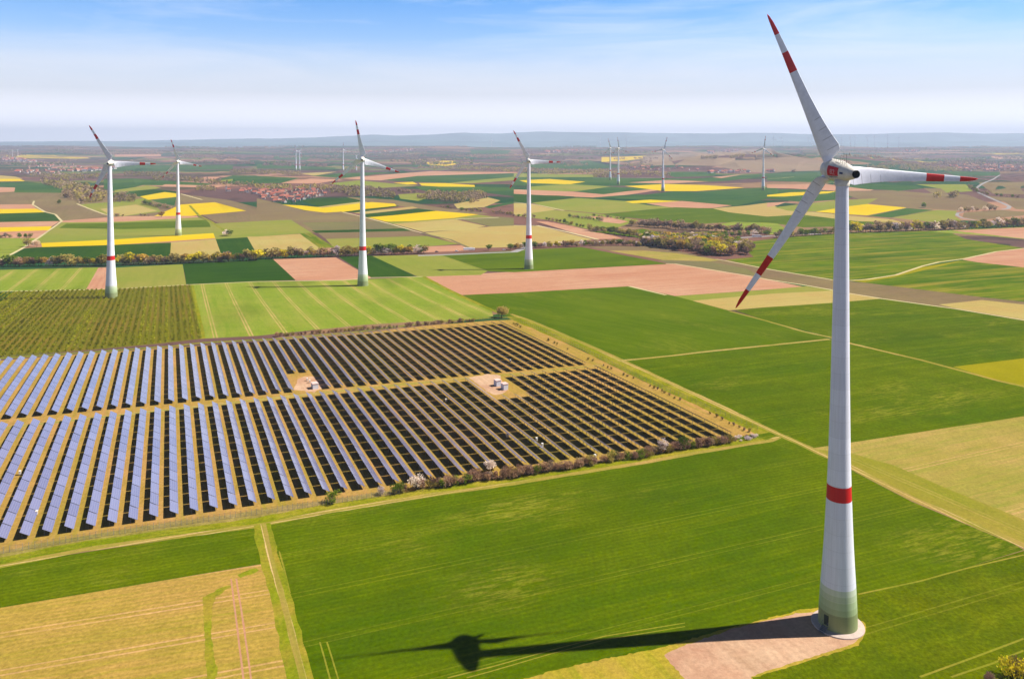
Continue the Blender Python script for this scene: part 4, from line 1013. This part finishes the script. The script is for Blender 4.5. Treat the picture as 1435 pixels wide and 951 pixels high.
# ------------------------------------------------------------------ vine rows left of the striped field
VM = leaf('vine foliage', (122, 126, 18), (146, 138, 34), (106, 116, 12)); 
def vine_rows():
    e0, e1 = gp(283, 473), gp(267, 401)
    d = (e1 - e0).xy.normalized(); n = Vector((d.y, -d.x))           # n to the right
    nearL = [gp(*p) for p in pts('b1 1133,533 900,560 0,643 -700,705')]; farL = [gp(*p) for p in pts('b1 1068,237 700,257 80,274 -400,300 -900,330')]
    def inter(o, line):
        for a_, b__ in zip(line, line[1:]):
            ax, bx_ = (a_.xy - o), (b__.xy - o); sa, sb = ax.dot(n), bx_.dot(n)
            if (sa - 0) * (sb - 0) <= 0 and sa != sb:
                f = sa / (sa - sb); return (ax + (bx_ - ax) * f).dot(d)
        return None
    rnd = random.Random(5)
    for k in range(80):
        o = e0.xy - n * (1.2 + 3.8 * k); s0 = inter(o, nearL); s1 = inter(o, farL)
        if s0 is None or s1 is None or s1 - s0 < 8: continue
        s0 += 2; s1 -= 2; m_ = int((s1 - s0) / 1.4); b = MB(); base = o + d * s0; bz = ztf(base.x, base.y)
        # each row is many overlapping leaf tufts
        for i in range(m_):
            c = d * (s1 - s0) * i / m_; hgt = 1.15 + rnd.uniform(-.35, .3)
            if rnd.random() < 0.03: continue
            for q in range(7):
                cx = c.x + rnd.uniform(-.55, .55) * 1 + n.x * rnd.uniform(-.42, .42); cy = c.y + rnd.uniform(-.7, .7) + n.y * rnd.uniform(-.42, .42); wx, wy = base.x + cx, base.y + cy
                z = ztf(wx, wy) - bz + rnd.uniform(0.1, hgt); r_ = rnd.uniform(.4, .75)
                a1 = Vector((rnd.gauss(0, 1), rnd.gauss(0, 1), rnd.gauss(0, .7))).normalized() * r_; a2 = a1.orthogonal().normalized() * r_ * .8
                p = Vector((cx, cy, z)); b.quad(p - a1, p - a2, p + a1, p + a2)
        o_ = link('vine_row', b.mesh('vine_row', [VM]), None, (base.x, base.y, bz))
        tag(o_, ('%s vine row from the edge of the pale striped field' % nth(k + 1)) if k else 'vine row right beside the pale striped field', 'vine row', 'vine rows on the left field')
vine_rows()

# ------------------------------------------------------------------ trees and shrubs
BARK = plain('bark', (96, 82, 70), 0.95, 0.7, 0.2, 0.5, 0)
LM = {'bare': leaf('bare twigs', (128, 106, 82), (150, 126, 98), (170, 146, 114)),
      'brown': leaf('budding twigs', (146, 130, 62), (164, 146, 78), (128, 116, 56)),
      'yellow': leaf('yellow blossom', (196, 176, 26), (170, 160, 30), (220, 196, 40)),
      'white': leaf('white blossom', (232, 214, 200), (200, 180, 160), (244, 232, 224)),
      'green': leaf('fresh leaves', (92, 112, 24), (118, 132, 36), (72, 94, 20)),
      'purple': leaf('purple brown twigs', (158, 122, 98), (140, 106, 86), (176, 144, 112)),
      'orange': leaf('orange buds', (180, 144, 56), (160, 128, 52), (194, 160, 66))}
def crown(b, rnd, h, rx, z0, n, q, lobes, m=0, flat=1.0):
    Ls = []
    for i in range(lobes):
        a = rnd.uniform(0, 2 * PI); rr = rnd.uniform(0, rx * 0.62); zz = z0 + (h - z0) * rnd.uniform(0.25, 0.8)
        Ls.append((Vector((rr * math.cos(a), rr * math.sin(a), zz)), rnd.uniform(0.32, 0.6) * rx))
    for i in range(n):
        c, r = rnd.choice(Ls); d = Vector((rnd.gauss(0, 1), rnd.gauss(0, 1), rnd.gauss(0, 1))).normalized()
        p = c + Vector((d.x, d.y, d.z * (h - z0) / (2.2 * rx) * flat)) * r * rnd.uniform(0.55, 1.08)
        if p.z > h: p.z = h - rnd.uniform(0, .1) * h
        if p.z < 0.05 * h: p.z = 0.05 * h
        s = q * rnd.uniform(0.6, 1.3); a1 = Vector((rnd.gauss(0, 1), rnd.gauss(0, 1), rnd.gauss(0, 1))).normalized() * s; a2 = a1.orthogonal().normalized() * s * 0.75
        b.quad(p - a1, p - a2, p + a1, p + a2, m)
def limbs(b, rnd, h, rx, n=6, r=0.22, m=1):
    b.tube((0, 0, -0.4), (rnd.uniform(-.2, .2), rnd.uniform(-.2, .2), h * 0.45), r, r * 0.6, 6, m)
    for i in range(n):
        a = rnd.uniform(0, 2 * PI); z = h * rnd.uniform(0.22, 0.45)
        b.tube((0, 0, z), (rx * .7 * math.cos(a), rx * .7 * math.sin(a), h * rnd.uniform(.6, .9)), r * .45, r * .1, 4, m)
TREES = {}
for kind in LM:
    TREES[kind] = []
    for s_ in range(3):
        rnd = random.Random(hash(kind) % 1000 if False else sum(map(ord, kind)) + s_ * 17); b = MB(); rx = 0.42 + 0.1 * s_
        limbs(b, rnd, 1.0, rx, 5, 0.025)
        crown(b, rnd, 1.0, rx, 0.12, 330 if kind != 'bare' else 240, 0.075, 6 + s_, 0)
        TREES[kind].append(b.mesh(kind + ' tree', [LM[kind], BARK]))
SHR = {}
for kind in ('purple', 'brown', 'green', 'white', 'bare', 'yellow'):
    SHR[kind] = []
    for s_ in range(3):
        rnd = random.Random(sum(map(ord, kind)) + s_ * 31 + 5); b = MB(); rx = 0.62 + 0.12 * s_
        for i in range(7):
            a = rnd.uniform(0, 6.28); b.tube((0, 0, -.1), (rx * .6 * math.cos(a), rx * .6 * math.sin(a), rnd.uniform(.5, .9)), .025, .008, 4, 1)
        crown(b, rnd, 1.0, rx, 0.02, 620, 0.06, 8, 0)
        SHR[kind].append(b.mesh(kind + ' shrub', [LM[kind], BARK]))
COLN = {'bare': 'bare brown', 'brown': 'olive brown', 'yellow': 'yellow', 'white': 'white blossoming', 'green': 'green', 'purple': 'purple brown', 'orange': 'orange budding'}
trnd = random.Random(21)
def plant(px, kind, h_, label, cat='tree', group=None, shrub=False, wide=1.0, jit=0.0):
    p = px.copy() if isinstance(px, Vector) else gp(*px)
    if jit: p.x += trnd.uniform(-jit, jit); p.y += trnd.uniform(-jit, jit); p.z = ztf(p.x, p.y)
    me = trnd.choice((SHR if shrub else TREES)[kind]); nm = 'shrub' if shrub else {'bare': 'bare_tree', 'white': 'blossom_tree', 'yellow': 'yellow_blossom_tree', 'green': 'leafy_tree', 'purple': 'purple_twig_tree', 'orange': 'orange_bud_tree', 'brown': 'budding_tree'}[kind]
    o = link(nm, me, None, (p.x, p.y, p.z - 0.05), trnd.uniform(0, 6.28)); o.scale = (h_ * wide * trnd.uniform(.9, 1.15), h_ * wide * trnd.uniform(.9, 1.15), h_)
    return tag(o, label, cat, group)
def row(pl, spacing, hmin, hmax, mix, where, group, shrub=False, wide=1.0, jit=1.5, rows=1, depth=4.0):
    P = pts(pl); W = [gp(*p) for p in P]; out_ = []
    for a_, b__ in zip(W, W[1:]):
        ln = (b__ - a_).xy.length; k = max(1, int(ln / spacing))
        for i in range(k):
            for r_ in range(rows):
                q = a_.lerp(b__, (i + (0.5 if r_ else 0)) / k); nn = (b__ - a_).xy.orthogonal().normalized(); q = Vector((q.x + nn.x * depth * r_ * (1 if nn.y > 0 else -1), q.y + abs(nn.y) * depth * r_, q.z))
                if trnd.random() < 0.06: continue
                out_.append(q)
    px_ = sorted(((topx(q), q) for q in out_), key=lambda a: a[0]); cnt = {}
    for (sx, sy), q in px_:
        kind = trnd.choice(mix); cnt[kind] = cnt.get(kind, 0) + 1
        plant(q, kind, trnd.uniform(hmin, hmax) * trnd.choice((0.8, 1, 1, 1.1)), '%s %s %s from left in %s' % (nth(cnt[kind]), COLN[kind], 'shrub' if shrub else 'tree', where), 'shrub' if shrub else 'tree', group, shrub, wide, jit)
def grove(poly, n, hmin, hmax, mix, where, group, wide=1.0):
    P = pts(poly); W = [gp(*p) for p in P]; x0, x1 = min(p.x for p in W), max(p.x for p in W); y0, y1 = min(p.y for p in W), max(p.y for p in W); q = []
    tries = 0
    while len(q) < n and tries < 20000:
        tries += 1
        x, y = trnd.uniform(x0, x1), trnd.uniform(y0, y1); c = False
        for i in range(len(W)):
            a_, b__ = W[i - 1], W[i]
            if (a_.y > y) != (b__.y > y) and x < (b__.x - a_.x) * (y - a_.y) / (b__.y - a_.y) + a_.x: c = not c
        if c: q.append((topx((x, y, ztf(x, y))), Vector((x, y, ztf(x, y)))))
    cnt = {}
    for _, s in sorted(q, key=lambda a: a[0]):
        kind = trnd.choice(mix); cnt[kind] = cnt.get(kind, 0) + 1
        plant(s, kind, trnd.uniform(hmin, hmax), '%s %s tree from the left in %s' % (nth(cnt[kind]), COLN[kind], where), 'tree', group, False, wide)
MIX1 = ['brown', 'bare', 'brown', 'yellow', 'yellow', 'brown', 'bare', 'white', 'green', 'brown', 'orange', 'purple']
row('b1 -80,136 0,133 600,128 1000,116 1435,100 b2 0,92 450,78 960,60', 3.6, 8.5, 13.5, MIX1, 'the long tree line behind the fields', 'trees of the long tree line', wide=1.15)
row('a3 0,754 200,744 560,732 720,738', 4.0, 7, 10, MIX1, 'the hedge behind the dark green field', 'trees of the hedge beside the highway', wide=1.2)
grove('a3 720,738 920,757 1080,790 1180,793 1340,785 1335,760 1150,725 900,712 730,712', 240, 12, 17, ['yellow', 'brown', 'yellow', 'white', 'brown', 'bare', 'purple', 'green', 'orange'], 'the colourful wood by the highway', 'trees of the colourful wood', 1.1)
row('a3 430,652 560,668 700,690 800,702', 6, 9, 13, ['brown', 'green', 'brown', 'bare'], 'the short tree row above the highway', 'trees along the highway', wide=1.2)
row('a3 800,702 1000,698 1180,688 1435,675', 6, 8, 11, ['brown', 'green', 'white', 'bare', 'brown'], 'the loose row along the highway', 'trees along the highway', wide=1.2)
row('a3 665,625 860,638 900,645 1060,650 1200,658 1435,668', 6, 12, 17, ['bare', 'brown', 'bare', 'purple'], 'the bare tree belt above the highway', 'trees of the bare belt', wide=1.1)
row('a3 315,577 400,586 510,600', 7, 5, 7, ['bare', 'green'], 'the small dark hedge on the green slope', 'trees of the small hedges', wide=1.4)
row('a3 425,570 520,578 640,592', 8, 4, 6, ['bare', 'green'], 'the thin hedge behind the bare patch', 'trees of the small hedges', wide=1.4)
row('a3 180,592 280,610 400,638', 10, 6, 9, ['brown', 'green', 'bare'], 'the bush row beside the ploughed strip', 'trees of the small hedges', wide=1.2)
row('a3 0,572 140,582', 10, 6, 9, ['bare', 'green'], 'the hedge above the tan vineyard', 'trees of the small hedges', wide=1.2)
row('a4 0,668 20,660', 6, 8, 10, ['bare', 'white'], 'the tree row left of the lowest blade', 'trees of the right tree line', wide=1.1)
row('a4 60,692 180,682 380,668', 5, 9, 13, ['brown', 'bare', 'green', 'brown'], 'the tree line between blade and tower', 'trees of the right tree line', wide=1.2)
row('a4 460,662 700,656 1000,645 1435,628 1700,612', 5, 12, 18, ['bare', 'brown', 'bare', 'green', 'white', 'brown', 'yellow', 'purple'], 'the tree line right of the foreground tower', 'trees of the right tree line', wide=1.1)
row('a4 1080,548 1190,540 1300,536', 11, 8, 12, ['white', 'bare', 'brown'], 'the blossoming row beside the curving road', 'trees beside the curving road')
row('a4 1280,458 1435,470', 12, 6, 8, ['bare', 'green'], 'the dark hedge at the right edge', 'trees beside the curving road', wide=1.5)
row('a4 1130,412 1180,440 1240,458', 13, 7, 12, ['bare', 'brown', 'green'], 'the road row below the far village', 'trees beside the curving road')
row('a2 1000,522 1110,530', 9, 6, 9, ['bare', 'green'], 'the bushes by the yellow field end', 'trees of the small hedges', wide=1.3)
row('a2 1150,542 1280,548', 9, 6, 9, ['brown', 'green'], 'the bushes right of the yellow field', 'trees of the small hedges', wide=1.3)
row('a2 1300,552 1435,566', 9, 6, 9, ['bare', 'brown'], 'the hedge left of the turbine', 'trees of the small hedges', wide=1.3)
row('a2 800,438 850,444 910,446', 13, 9, 13, ['bare'], 'the small grove above the brook meadow', 'trees of the brook groves', wide=1.2)
row('a1 800,500 880,520 960,532', 10, 7, 10, ['bare', 'green'], 'the hedge left of the big yellow field', 'trees of the left hedges', wide=1.3)
row('a1 655,572 760,568 860,572', 10, 5, 8, ['bare', 'brown'], 'the low hedge below the tan hollow', 'trees of the left hedges', wide=1.4)
row('a1 0,692 80,690', 6, 7, 9, ['brown', 'bare'], 'the bushes at the left picture edge', 'trees of the left hedges', wide=1.3)
row('a1 110,692 200,690', 7, 7, 9, ['green', 'brown'], 'the bushes beside the pale track at left', 'trees of the left hedges', wide=1.3)
for px_, k_, h_, lb in (((227, 304), 'orange', 12, 'orange budding tree in front of the big yellow rapeseed field'), ((316, 330.5), 'white', 11, 'white blossoming bush at the right end of the long yellow strip'), ((323, 330.5), 'green', 10, 'dark green tree beside the blossoming bush at the end of the yellow strip'),
                      ((38, 345.5), 'brown', 12, 'wide pale bush left of the long yellow strip by the track'), ((50, 346), 'white', 10, 'pale blossoming bush at the start of the long yellow strip'), ((685, 351), 'green', 8, 'round green bush on the near side of the highway, left one'),
                      ((716, 350), 'green', 8, 'round green bush on the near side of the highway, beside the turbine'), ((1112, 242), 'bare', 18, 'lone dark tree at the foot of the vineyard hill'), ((82, 286), 'green', 11, 'lone shrub in the brown vineyard at left'),
                      ((173, 275), 'bare', 14, 'bare tree on the pale slope right of the leftmost turbine'), ((1335, 276.5), 'bare', 16, 'bare tree on the brown fields right of the red blade tip'), ((1295, 291), 'green', 12, 'small tree alone in the brown field behind the yellow field')):
    plant(px_, k_, h_, lb, wide=1.3)
# big lone bush at the corner of the solar park: crown and trunk apart
def lone_bush():
    p = gp(703, 445); t = thing('large_bush', 'large round pale brown bush at the far corner of the solar park', 'bush', tuple(p))
    rnd = random.Random(4); b = MB(); crown(b, rnd, 8.2, 6.0, 0.4, 2600, 0.34, 14); link('crown', b.mesh('crown', [leaf('bush foliage', (162, 142, 70), (186, 162, 92), (134, 120, 56))]), t)
    b = MB(); limbs(b, rnd, 8, 5, 9, 0.35, 0); link('trunk', b.mesh('trunk', [BARK]), t)
lone_bush()
# hedge along the lower right edge of the park
row('c2 770,672 880,650 1060,640 1200,610 1426,588 c3 0,588 180,560 380,530 530,500 700,482 820,450 940,432 1100,412 1215,392', 1.5, 2.7, 4.0, ['purple', 'purple', 'purple', 'brown', 'purple', 'bare', 'purple', 'green', 'purple'], 'the hedge below the solar park', 'shrubs of the park hedge', True, 0.85, 0.6)
for px_, k_, h_, lb in (((584, 685), 'white', 5.2, 'cream blossoming shrub near the left end of the park hedge'), ((556, 691.5), 'green', 4.2, 'dark green shrub at the very left end of the park hedge'), ((535, 692.5), 'white', 3, 'pale low shrub left of the park hedge'),
                      ((466, 704.5), 'green', 4.0, 'lone small green bush below the solar rows'), ((930, 634), 'white', 5.4, 'cream blossoming shrub in the right half of the park hedge'), ((955, 630), 'green', 4.8, 'green shrub right of the cream one in the park hedge'),
                      ((688, 660), 'white', 4.6, 'cream shrub in the middle of the park hedge'), ((1424, 950), 'yellow', 5, 'yellow bush at the bottom right corner'), ((1432, 946), 'brown', 4.5, 'brown bush right of the yellow one in the bottom right corner'), ((1385, 955), 'purple', 2.2, 'low purple brown bush at the bottom edge')):
    plant(px_, k_, h_, lb, 'shrub', None, True, 0.8)
row('c3 1245,388 1290,380 1375,368', 1.9, 0.9, 1.7, ['white', 'purple', 'white'], 'the pale brush heap at the park corner', 'pale brush at the park corner', True, 1.3, 0.9, 2, 2.0)
row('b2 110,525 400,503 600,487 760,478 900,465 1030,452 1230,440', 2.4, 2.2, 3.4, ['purple', 'bare', 'brown', 'purple'], 'the low hedge beyond the solar park', 'shrubs of the far park hedge', True, 0.95, 0.6)
row('b3 0,455 50,478', 3, 1.4, 2.2, ['bare', 'brown'], 'the first clump along the long fence', 'shrubs along the long fence', True, .8, .5)
for k_, s in enumerate(['b3 230,562 260,575', 'b3 190,548 215,556', 'b3 300,596 325,604', 'b3 420,652 460,668', 'b3 505,690 560,715', 'b3 610,740 650,756', 'c3 640,30 680,50', 'c3 760,85 880,142', 'c3 895,150 945,170', 'c3 1085,238 1110,250', 'c3 1130,255 1180,285', 'c3 1200,290 1330,350']):
    row(s, 2.6, 1.2, 2.0, ['bare', 'brown', 'brown'], 'the %s clump along the long fence' % nth(k_ + 2), 'shrubs along the long fence', True, .7, .5)

# far woods that read as one mass
def wood(poly, n, h_, kinds=('bare', 'brown', 'bare'), q=3.0):
    P = pts(poly); W = [gp(*p) for p in P]; x0, x1 = min(p.x for p in W), max(p.x for p in W); y0, y1 = min(p.y for p in W), max(p.y for p in W)
    mats = [LM[k] for k in dict.fromkeys(kinds)]; b = MB(); k = t = 0; o = W[0]
    while k < n and t < 50000:
        t += 1; x, y = trnd.uniform(x0, x1), trnd.uniform(y0, y1); c = False
        for i in range(len(W)):
            a_, b__ = W[i - 1], W[i]
            if (a_.y > y) != (b__.y > y) and x < (b__.x - a_.x) * (y - a_.y) / (b__.y - a_.y) + a_.x: c = not c
        if not c: continue
        k += 1; z = ztf(x, y); hh = h_ * trnd.uniform(.6, 1.1); r_ = hh * .45; m = trnd.randrange(len(mats))
        for i in range(16):
            d = Vector((trnd.gauss(0, 1), trnd.gauss(0, 1), trnd.gauss(0, .8))).normalized(); p = Vector((x - o.x, y - o.y, z - o.z + hh * .52)) + Vector((d.x * r_, d.y * r_, d.z * hh * .48))
            s = q * hh / 14 * trnd.uniform(.6, 1.2); a1 = Vector((trnd.gauss(0, 1), trnd.gauss(0, 1), trnd.gauss(0, 1))).normalized() * s; a2 = a1.orthogonal().normalized() * s * .8
            b.quad(p - a1, p - a2, p + a1, p + a2, m)
    ob = link('distant_wood', b.mesh('distant_wood', mats), None, tuple(o)); ob['kind'] = 'stuff'
wood('a1 360,462 440,500 560,492 600,455 520,425 420,402 300,388 240,368 240,392 370,425', 260, 17)
wood('a1 640,492 760,490 750,470 650,468', 60, 12)
wood('a1 690,345 860,350 860,372 1000,372 1130,395 1290,402 1435,412 1435,398 1200,382 1000,350 900,332 700,325', 300, 13)
wood('a1 150,335 260,370 450,375 560,350 430,345', 120, 14)
wood('a1 1290,330 1435,330 1435,318 1290,318', 90, 14); wood('a1 1090,425 1200,428 1200,415 1100,412', 50, 10)
wood('a2 0,335 240,345 240,330 0,318', 130, 14)
wood('a2 895,472 1020,482 1200,497 1280,470 1270,447 1100,447 1000,445 930,455', 230, 12)
wood('a2 420,440 560,462 640,460 770,472 760,445 600,420 430,412', 230, 12)
wood('a2 0,420 180,425 420,425 420,408 200,405 0,402', 110, 11)
wood('a2 890,305 1150,312 1435,326 a3 440,340 850,355 880,338 440,318 0,304 a2 1435,306 1150,292 900,296', 520, 16)
wood('a3 440,358 600,352 600,342 450,342', 60, 14)
wood('a3 280,296 420,288 420,280 290,288', 50, 14); wood('a3 620,292 760,298 760,288 620,284', 50, 14)
wood('a3 1050,252 1140,248 1140,241 1050,245', 60, 16); wood('a3 1200,248 1290,238 1280,230 1210,242', 60, 16)
wood('a4 380,400 400,398 400,390 380,392', 10, 12); wood('a4 560,310 680,312 680,298 560,292', 80, 14)
wood('a4 680,300 820,318 1100,322 1100,308 900,296 760,280 690,275', 200, 16)
wood('a4 940,475 960,475 960,455 940,455', 6, 14); wood('a4 1030,468 1062,468 1062,448 1030,448', 14, 14)
wrnd = random.Random(11)
for i in range(190):
    x = wrnd.uniform(-60, 1480); y = 205.6 + 27 * wrnd.random() ** 1.4; ln = wrnd.uniform(15, 90); th = 0.35 + (y - 204) * 0.05
    if 900 < x < 1150 and 209 < y < 240: continue
    sl = wrnd.uniform(-.01, .02) * ln
    wood('g %.2f,%.2f %.2f,%.2f %.2f,%.2f %.2f,%.2f' % (x, y, x + ln, y + sl, x + ln, y + sl - th, x, y - th), int(ln * 1.1), wrnd.uniform(12, 20), ('bare', 'purple') if i % 3 else ('green', 'bare'), 4.0)

# ------------------------------------------------------------------ villages
WALLS = [plain('render cream', (204, 184, 160), 0.9, 0.7), plain('render white', (216, 206, 196), 0.9, 0.7)]
ROOFS = [plain('red tile', (182, 104, 84), 0.9, 0.75, 0.2), plain('orange tile', (198, 130, 104), 0.9, 0.75, 0.2), plain('brown tile', (140, 92, 78), 0.9, 0.75, 0.2), plain('grey slate', (120, 118, 128), 0.8, 0.7)]
HM = []
for (w_, l_, h_, rf) in ((7, 10, 4.8, 3.4), (8, 13, 4.2, 4.2), (10, 18, 4.0, 3.6)):
    b = MB(); b.box(-w_ / 2, w_ / 2, -l_ / 2, l_ / 2, -1, h_)
    for s_ in (-1, 1):
        y = s_ * l_ / 2; b.quad((-w_ / 2, y, h_), (w_ / 2, y, h_), (0, y, h_ + rf - .05), (0, y, h_ + rf - .05))
    bw = b
    r_ = MB(); e = .5
    for s_ in (-1, 1):
        r_.quad((s_ * (w_ / 2 + e), -l_ / 2 - e, h_ - .25), (s_ * (w_ / 2 + e), l_ / 2 + e, h_ - .25), (0, l_ / 2 + e, h_ + rf), (0, -l_ / 2 - e, h_ + rf))
    r_.box(-.4 + w_ * .18, .4 + w_ * .18, -.4, .4, h_ + rf * .3, h_ + rf + .7)
    HM.append(([bw.mesh('wall', [m]) for m in WALLS], [r_.mesh('roof', [m]) for m in ROOFS]))
def in_poly(W, rnd):
    x0, x1 = min(p.x for p in W), max(p.x for p in W); y0, y1 = min(p.y for p in W), max(p.y for p in W)
    while True:
        x, y = rnd.uniform(x0, x1), rnd.uniform(y0, y1); c = False
        for i in range(len(W)):
            a_, b__ = W[i - 1], W[i]
            if (a_.y > y) != (b__.y > y) and x < (b__.x - a_.x) * (y - a_.y) / (b__.y - a_.y) + a_.x: c = not c
        if c: return x, y
hr = random.Random(8)
def village(poly, n, label, group, sc=1.0, roofs=(0, 0, 0, 1, 1, 2), gap=11):
    W = [gp(*p) for p in pts(poly)]; got = []; tries = 0; made = []
    while len(got) < n and tries < 8000:
        tries += 1; x, y = in_poly(W, hr)
        if any((x - a_) ** 2 + (y - b__) ** 2 < (gap * sc) ** 2 for a_, b__ in got): continue
        got.append((x, y)); k = hr.choice((0, 0, 1, 1, 2)); t = thing('village_house', label, 'house', (x, y, ztf(x, y)), hr.choice((0.2, 0.2 + PI / 2, 0.7)) + hr.uniform(-.15, .15), group, (sc, sc, sc))
        link('wall', hr.choice(HM[k][0]), t); link('roof', HM[k][1][hr.choice(roofs)], t); made.append((topx((x, y, 0))[0], len(made), t))
    for i, (_, _, t) in enumerate(sorted(made, key=lambda a: a[:2])): t['label'] = '%s house from the left in %s' % (nth(i + 1), label)
village('a2 0,425 200,424 415,422 400,452 240,492 130,500 30,478 0,458', 115, 'the red roofed village behind the yellow rapeseed fields', 'houses of the nearest village', 0.85, gap=10)
village('a1 1350,425 1435,422 1435,458 1350,448', 10, 'the cluster near the small white church', 'houses near the white church')
village('a4 960,268 1290,270 1435,290 1435,322 1100,318 970,300', 75, 'the far village at the right edge', 'houses of the right village', 1.35)
village('a3 640,296 800,288 1000,300 1060,304 1060,316 640,314', 34, 'the far village below the vineyard hill', 'houses of the village below the hill', 1.3)
village('a1 30,320 180,290 300,275 470,292 420,328 290,342 60,335', 62, 'the wide far village at the left edge', 'houses of the left village', 1.4)
def far_village(poly, n, sc):
    W = [gp(*p) for p in pts(poly)]; b = MB(); o = W[0]
    for i in range(n):
        x, y = in_poly(W, hr); w_, l_, h_ = 5 * sc, 7 * sc, 5.5 * sc; Mx = Matrix.Translation((x - o.x, y - o.y, ztf(x, y) - o.z)) @ Matrix.Rotation(hr.uniform(0, 3), 4, 'Z')
        b.box(-w_, w_, -l_, l_, -2, h_, 4, Mx); m = hr.choice((0, 0, 1, 2, 3))
        for s_ in (-1, 1): b.quad(Mx @ Vector((s_ * w_ * 1.1, -l_ * 1.1, h_)), Mx @ Vector((s_ * w_ * 1.1, l_ * 1.1, h_)), Mx @ Vector((0, l_ * 1.1, h_ * 1.9)), Mx @ Vector((0, -l_ * 1.1, h_ * 1.9)), m)
    ob = link('distant_village', b.mesh('distant_village', ROOFS + [WALLS[1]]), None, tuple(o)); ob['kind'] = 'stuff'
far_village('a2 570,212 700,206 880,192 880,200 700,220 580,222', 110, 1.7)
far_village('a3 170,208 300,206 420,200 430,206 300,216 180,218', 80, 1.7)
far_village('a4 760,206 850,204 850,212 760,214', 40, 1.7)
far_village('a3 1080,208 1180,200 1290,206 1280,216 1090,220', 60, 1.6)
far_village('a1 0,240 200,262 200,272 0,258', 60, 1.4); far_village('a1 420,312 640,300 640,308 440,326', 60, 1.4)
far_village('a3 1080,324 1330,318 1340,326 1090,330', 30, 1.2); far_village('a4 0,318 40,316 40,326 0,326', 14, 1.2)
def church(px, h_, label):
    p = gp(*px); t = thing('church', label, 'church', tuple(p), 0.3)
    m = WALLS[1]; s = h_ / 28
    b = MB(); b.box(-3 * s, 3 * s, -3 * s, 3 * s, -1, 18 * s); link('tower', b.mesh('tower', [m]), t)
    b = MB()
    for i in range(4):
        a, c = PI / 4 + i * PI / 2, PI / 4 + (i + 1) * PI / 2; r_ = 4.6 * s
        b.quad((r_ * math.cos(a), r_ * math.sin(a), 18 * s), (r_ * math.cos(c), r_ * math.sin(c), 18 * s), (0, 0, 29 * s), (0, 0, 29 * s))
    link('spire', b.mesh('spire', [ROOFS[3]]), t)
    b = MB(); b.box(3 * s, 19 * s, -4.5 * s, 4.5 * s, -1, 8 * s); link('nave', b.mesh('nave', [m]), t)
    b = MB()
    for s_ in (-1, 1): b.quad((2.9 * s, s_ * 5 * s, 7.9 * s), (19.4 * s, s_ * 5 * s, 7.9 * s), (19.4 * s, 0, 13 * s), (2.9 * s, 0, 13 * s))
    link('roof', b.mesh('roof', [ROOFS[0]]), t)
church((317, 268), 17, 'small white church with pointed tower left of the nearest village')
church((1400, 237), 34, 'pale church tower above the far village at the right edge')
church((435, 268), 20, 'church tower among the red roofs of the nearest village')

# ------------------------------------------------------------------ vehicles on the highway
GLS = plain('dark glass', (30, 34, 40), 0.2, 0.8); TYR = plain('tyre', (24, 24, 26), 0.9, 0.8)
def vehicle(px, ang, col, label, cat='car', truck=False):
    p = gp(*px); t = thing(cat if cat != 'car' else 'parked_car' if False else 'car', label, cat, tuple(p), ang, 'vehicles on the highway')
    m = plain('vehicle paint', col, 0.35, 0.85)
    if truck:
        b = MB(); b.box(-8, 4.4, -1.25, 1.25, 1.1, 3.9); link('cargo_box', b.mesh('cargo_box', [m]), t)
        b = MB(); b.box(4.6, 6.8, -1.2, 1.2, 0.6, 3.3); link('cab', b.mesh('cab', [m]), t)
        b = MB(); b.box(6.803, 6.85, -1.05, 1.05, 1.9, 2.9); link('windscreen', b.mesh('windscreen', [GLS]), t)
        ws = (-6.5, -5.2, 2, 5.8); r_ = .5; hw = 1.15
    else:
        b = MB(); prof = [(-2.2, .35), (2.2, .35), (2.25, .8), (1.2, 1.0), (-2.0, 1.05), (-2.25, .8)]
        for (x0, z0), (x1, z1) in zip(prof, prof[1:] + prof[:1]): b.quad((x0, -.88, z0), (x0, .88, z0), (x1, .88, z1), (x1, -.88, z1))
        for s_ in (-.88, .88): b.quad((-2.2, s_, .35), (2.2, s_, .35), (2.25, s_, .8), (-2.25, s_, .8)); b.quad((-2.25, s_, .8), (2.25, s_, .8), (1.2, s_, 1.0), (-2.0, s_, 1.05))
        link('body', b.mesh('body', [m]), t)
        b = MB(); lo_ = [(1.1, -.82, 1.01), (1.1, .82, 1.01), (-1.9, .82, 1.05), (-1.9, -.82, 1.05)]; hi = [(.4, -.65, 1.45), (.4, .65, 1.45), (-1.4, .65, 1.47), (-1.4, -.65, 1.47)]
        for i in range(4): b.quad(lo_[i], lo_[(i + 1) % 4], hi[(i + 1) % 4], hi[i])
        link('windows', b.mesh('windows', [GLS]), t)
        b = MB(); b.box(-1.4, .4, -.65, .65, 1.473, 1.51); link('roof', b.mesh('roof', [m]), t)
        ws = (-1.35, 1.35); r_ = .33; hw = .85
    for x in ws:
        for s_ in (-1, 1):
            b = MB(); b.tube((x, s_ * hw - .12, r_), (x, s_ * hw + .12, r_), r_, r_, 12); link('wheel', b.mesh('wheel', [TYR]), t)
A_ = gp(604, 354); B_ = gp(682, 351.5); ra2 = math.atan2(B_.y - A_.y, B_.x - A_.x)
vehicle((658, 351.2), ra2, (240, 240, 242), 'white truck on the highway between the two middle turbines', 'truck', True)
vehicle((640, 352.3), ra2, (236, 236, 240), 'white car on the highway left of the white truck')
vehicle((612, 353.2), ra2, (60, 64, 78), 'dark car on the highway near the end of the tree line')
vehicle((706, 350.6), ra2, (228, 228, 232), 'white car on the highway just left of the turbine tower')
vehicle((1061, 332.8), 0.1, (238, 238, 240), 'white lorry on the highway left of the lower blade', 'truck', True)
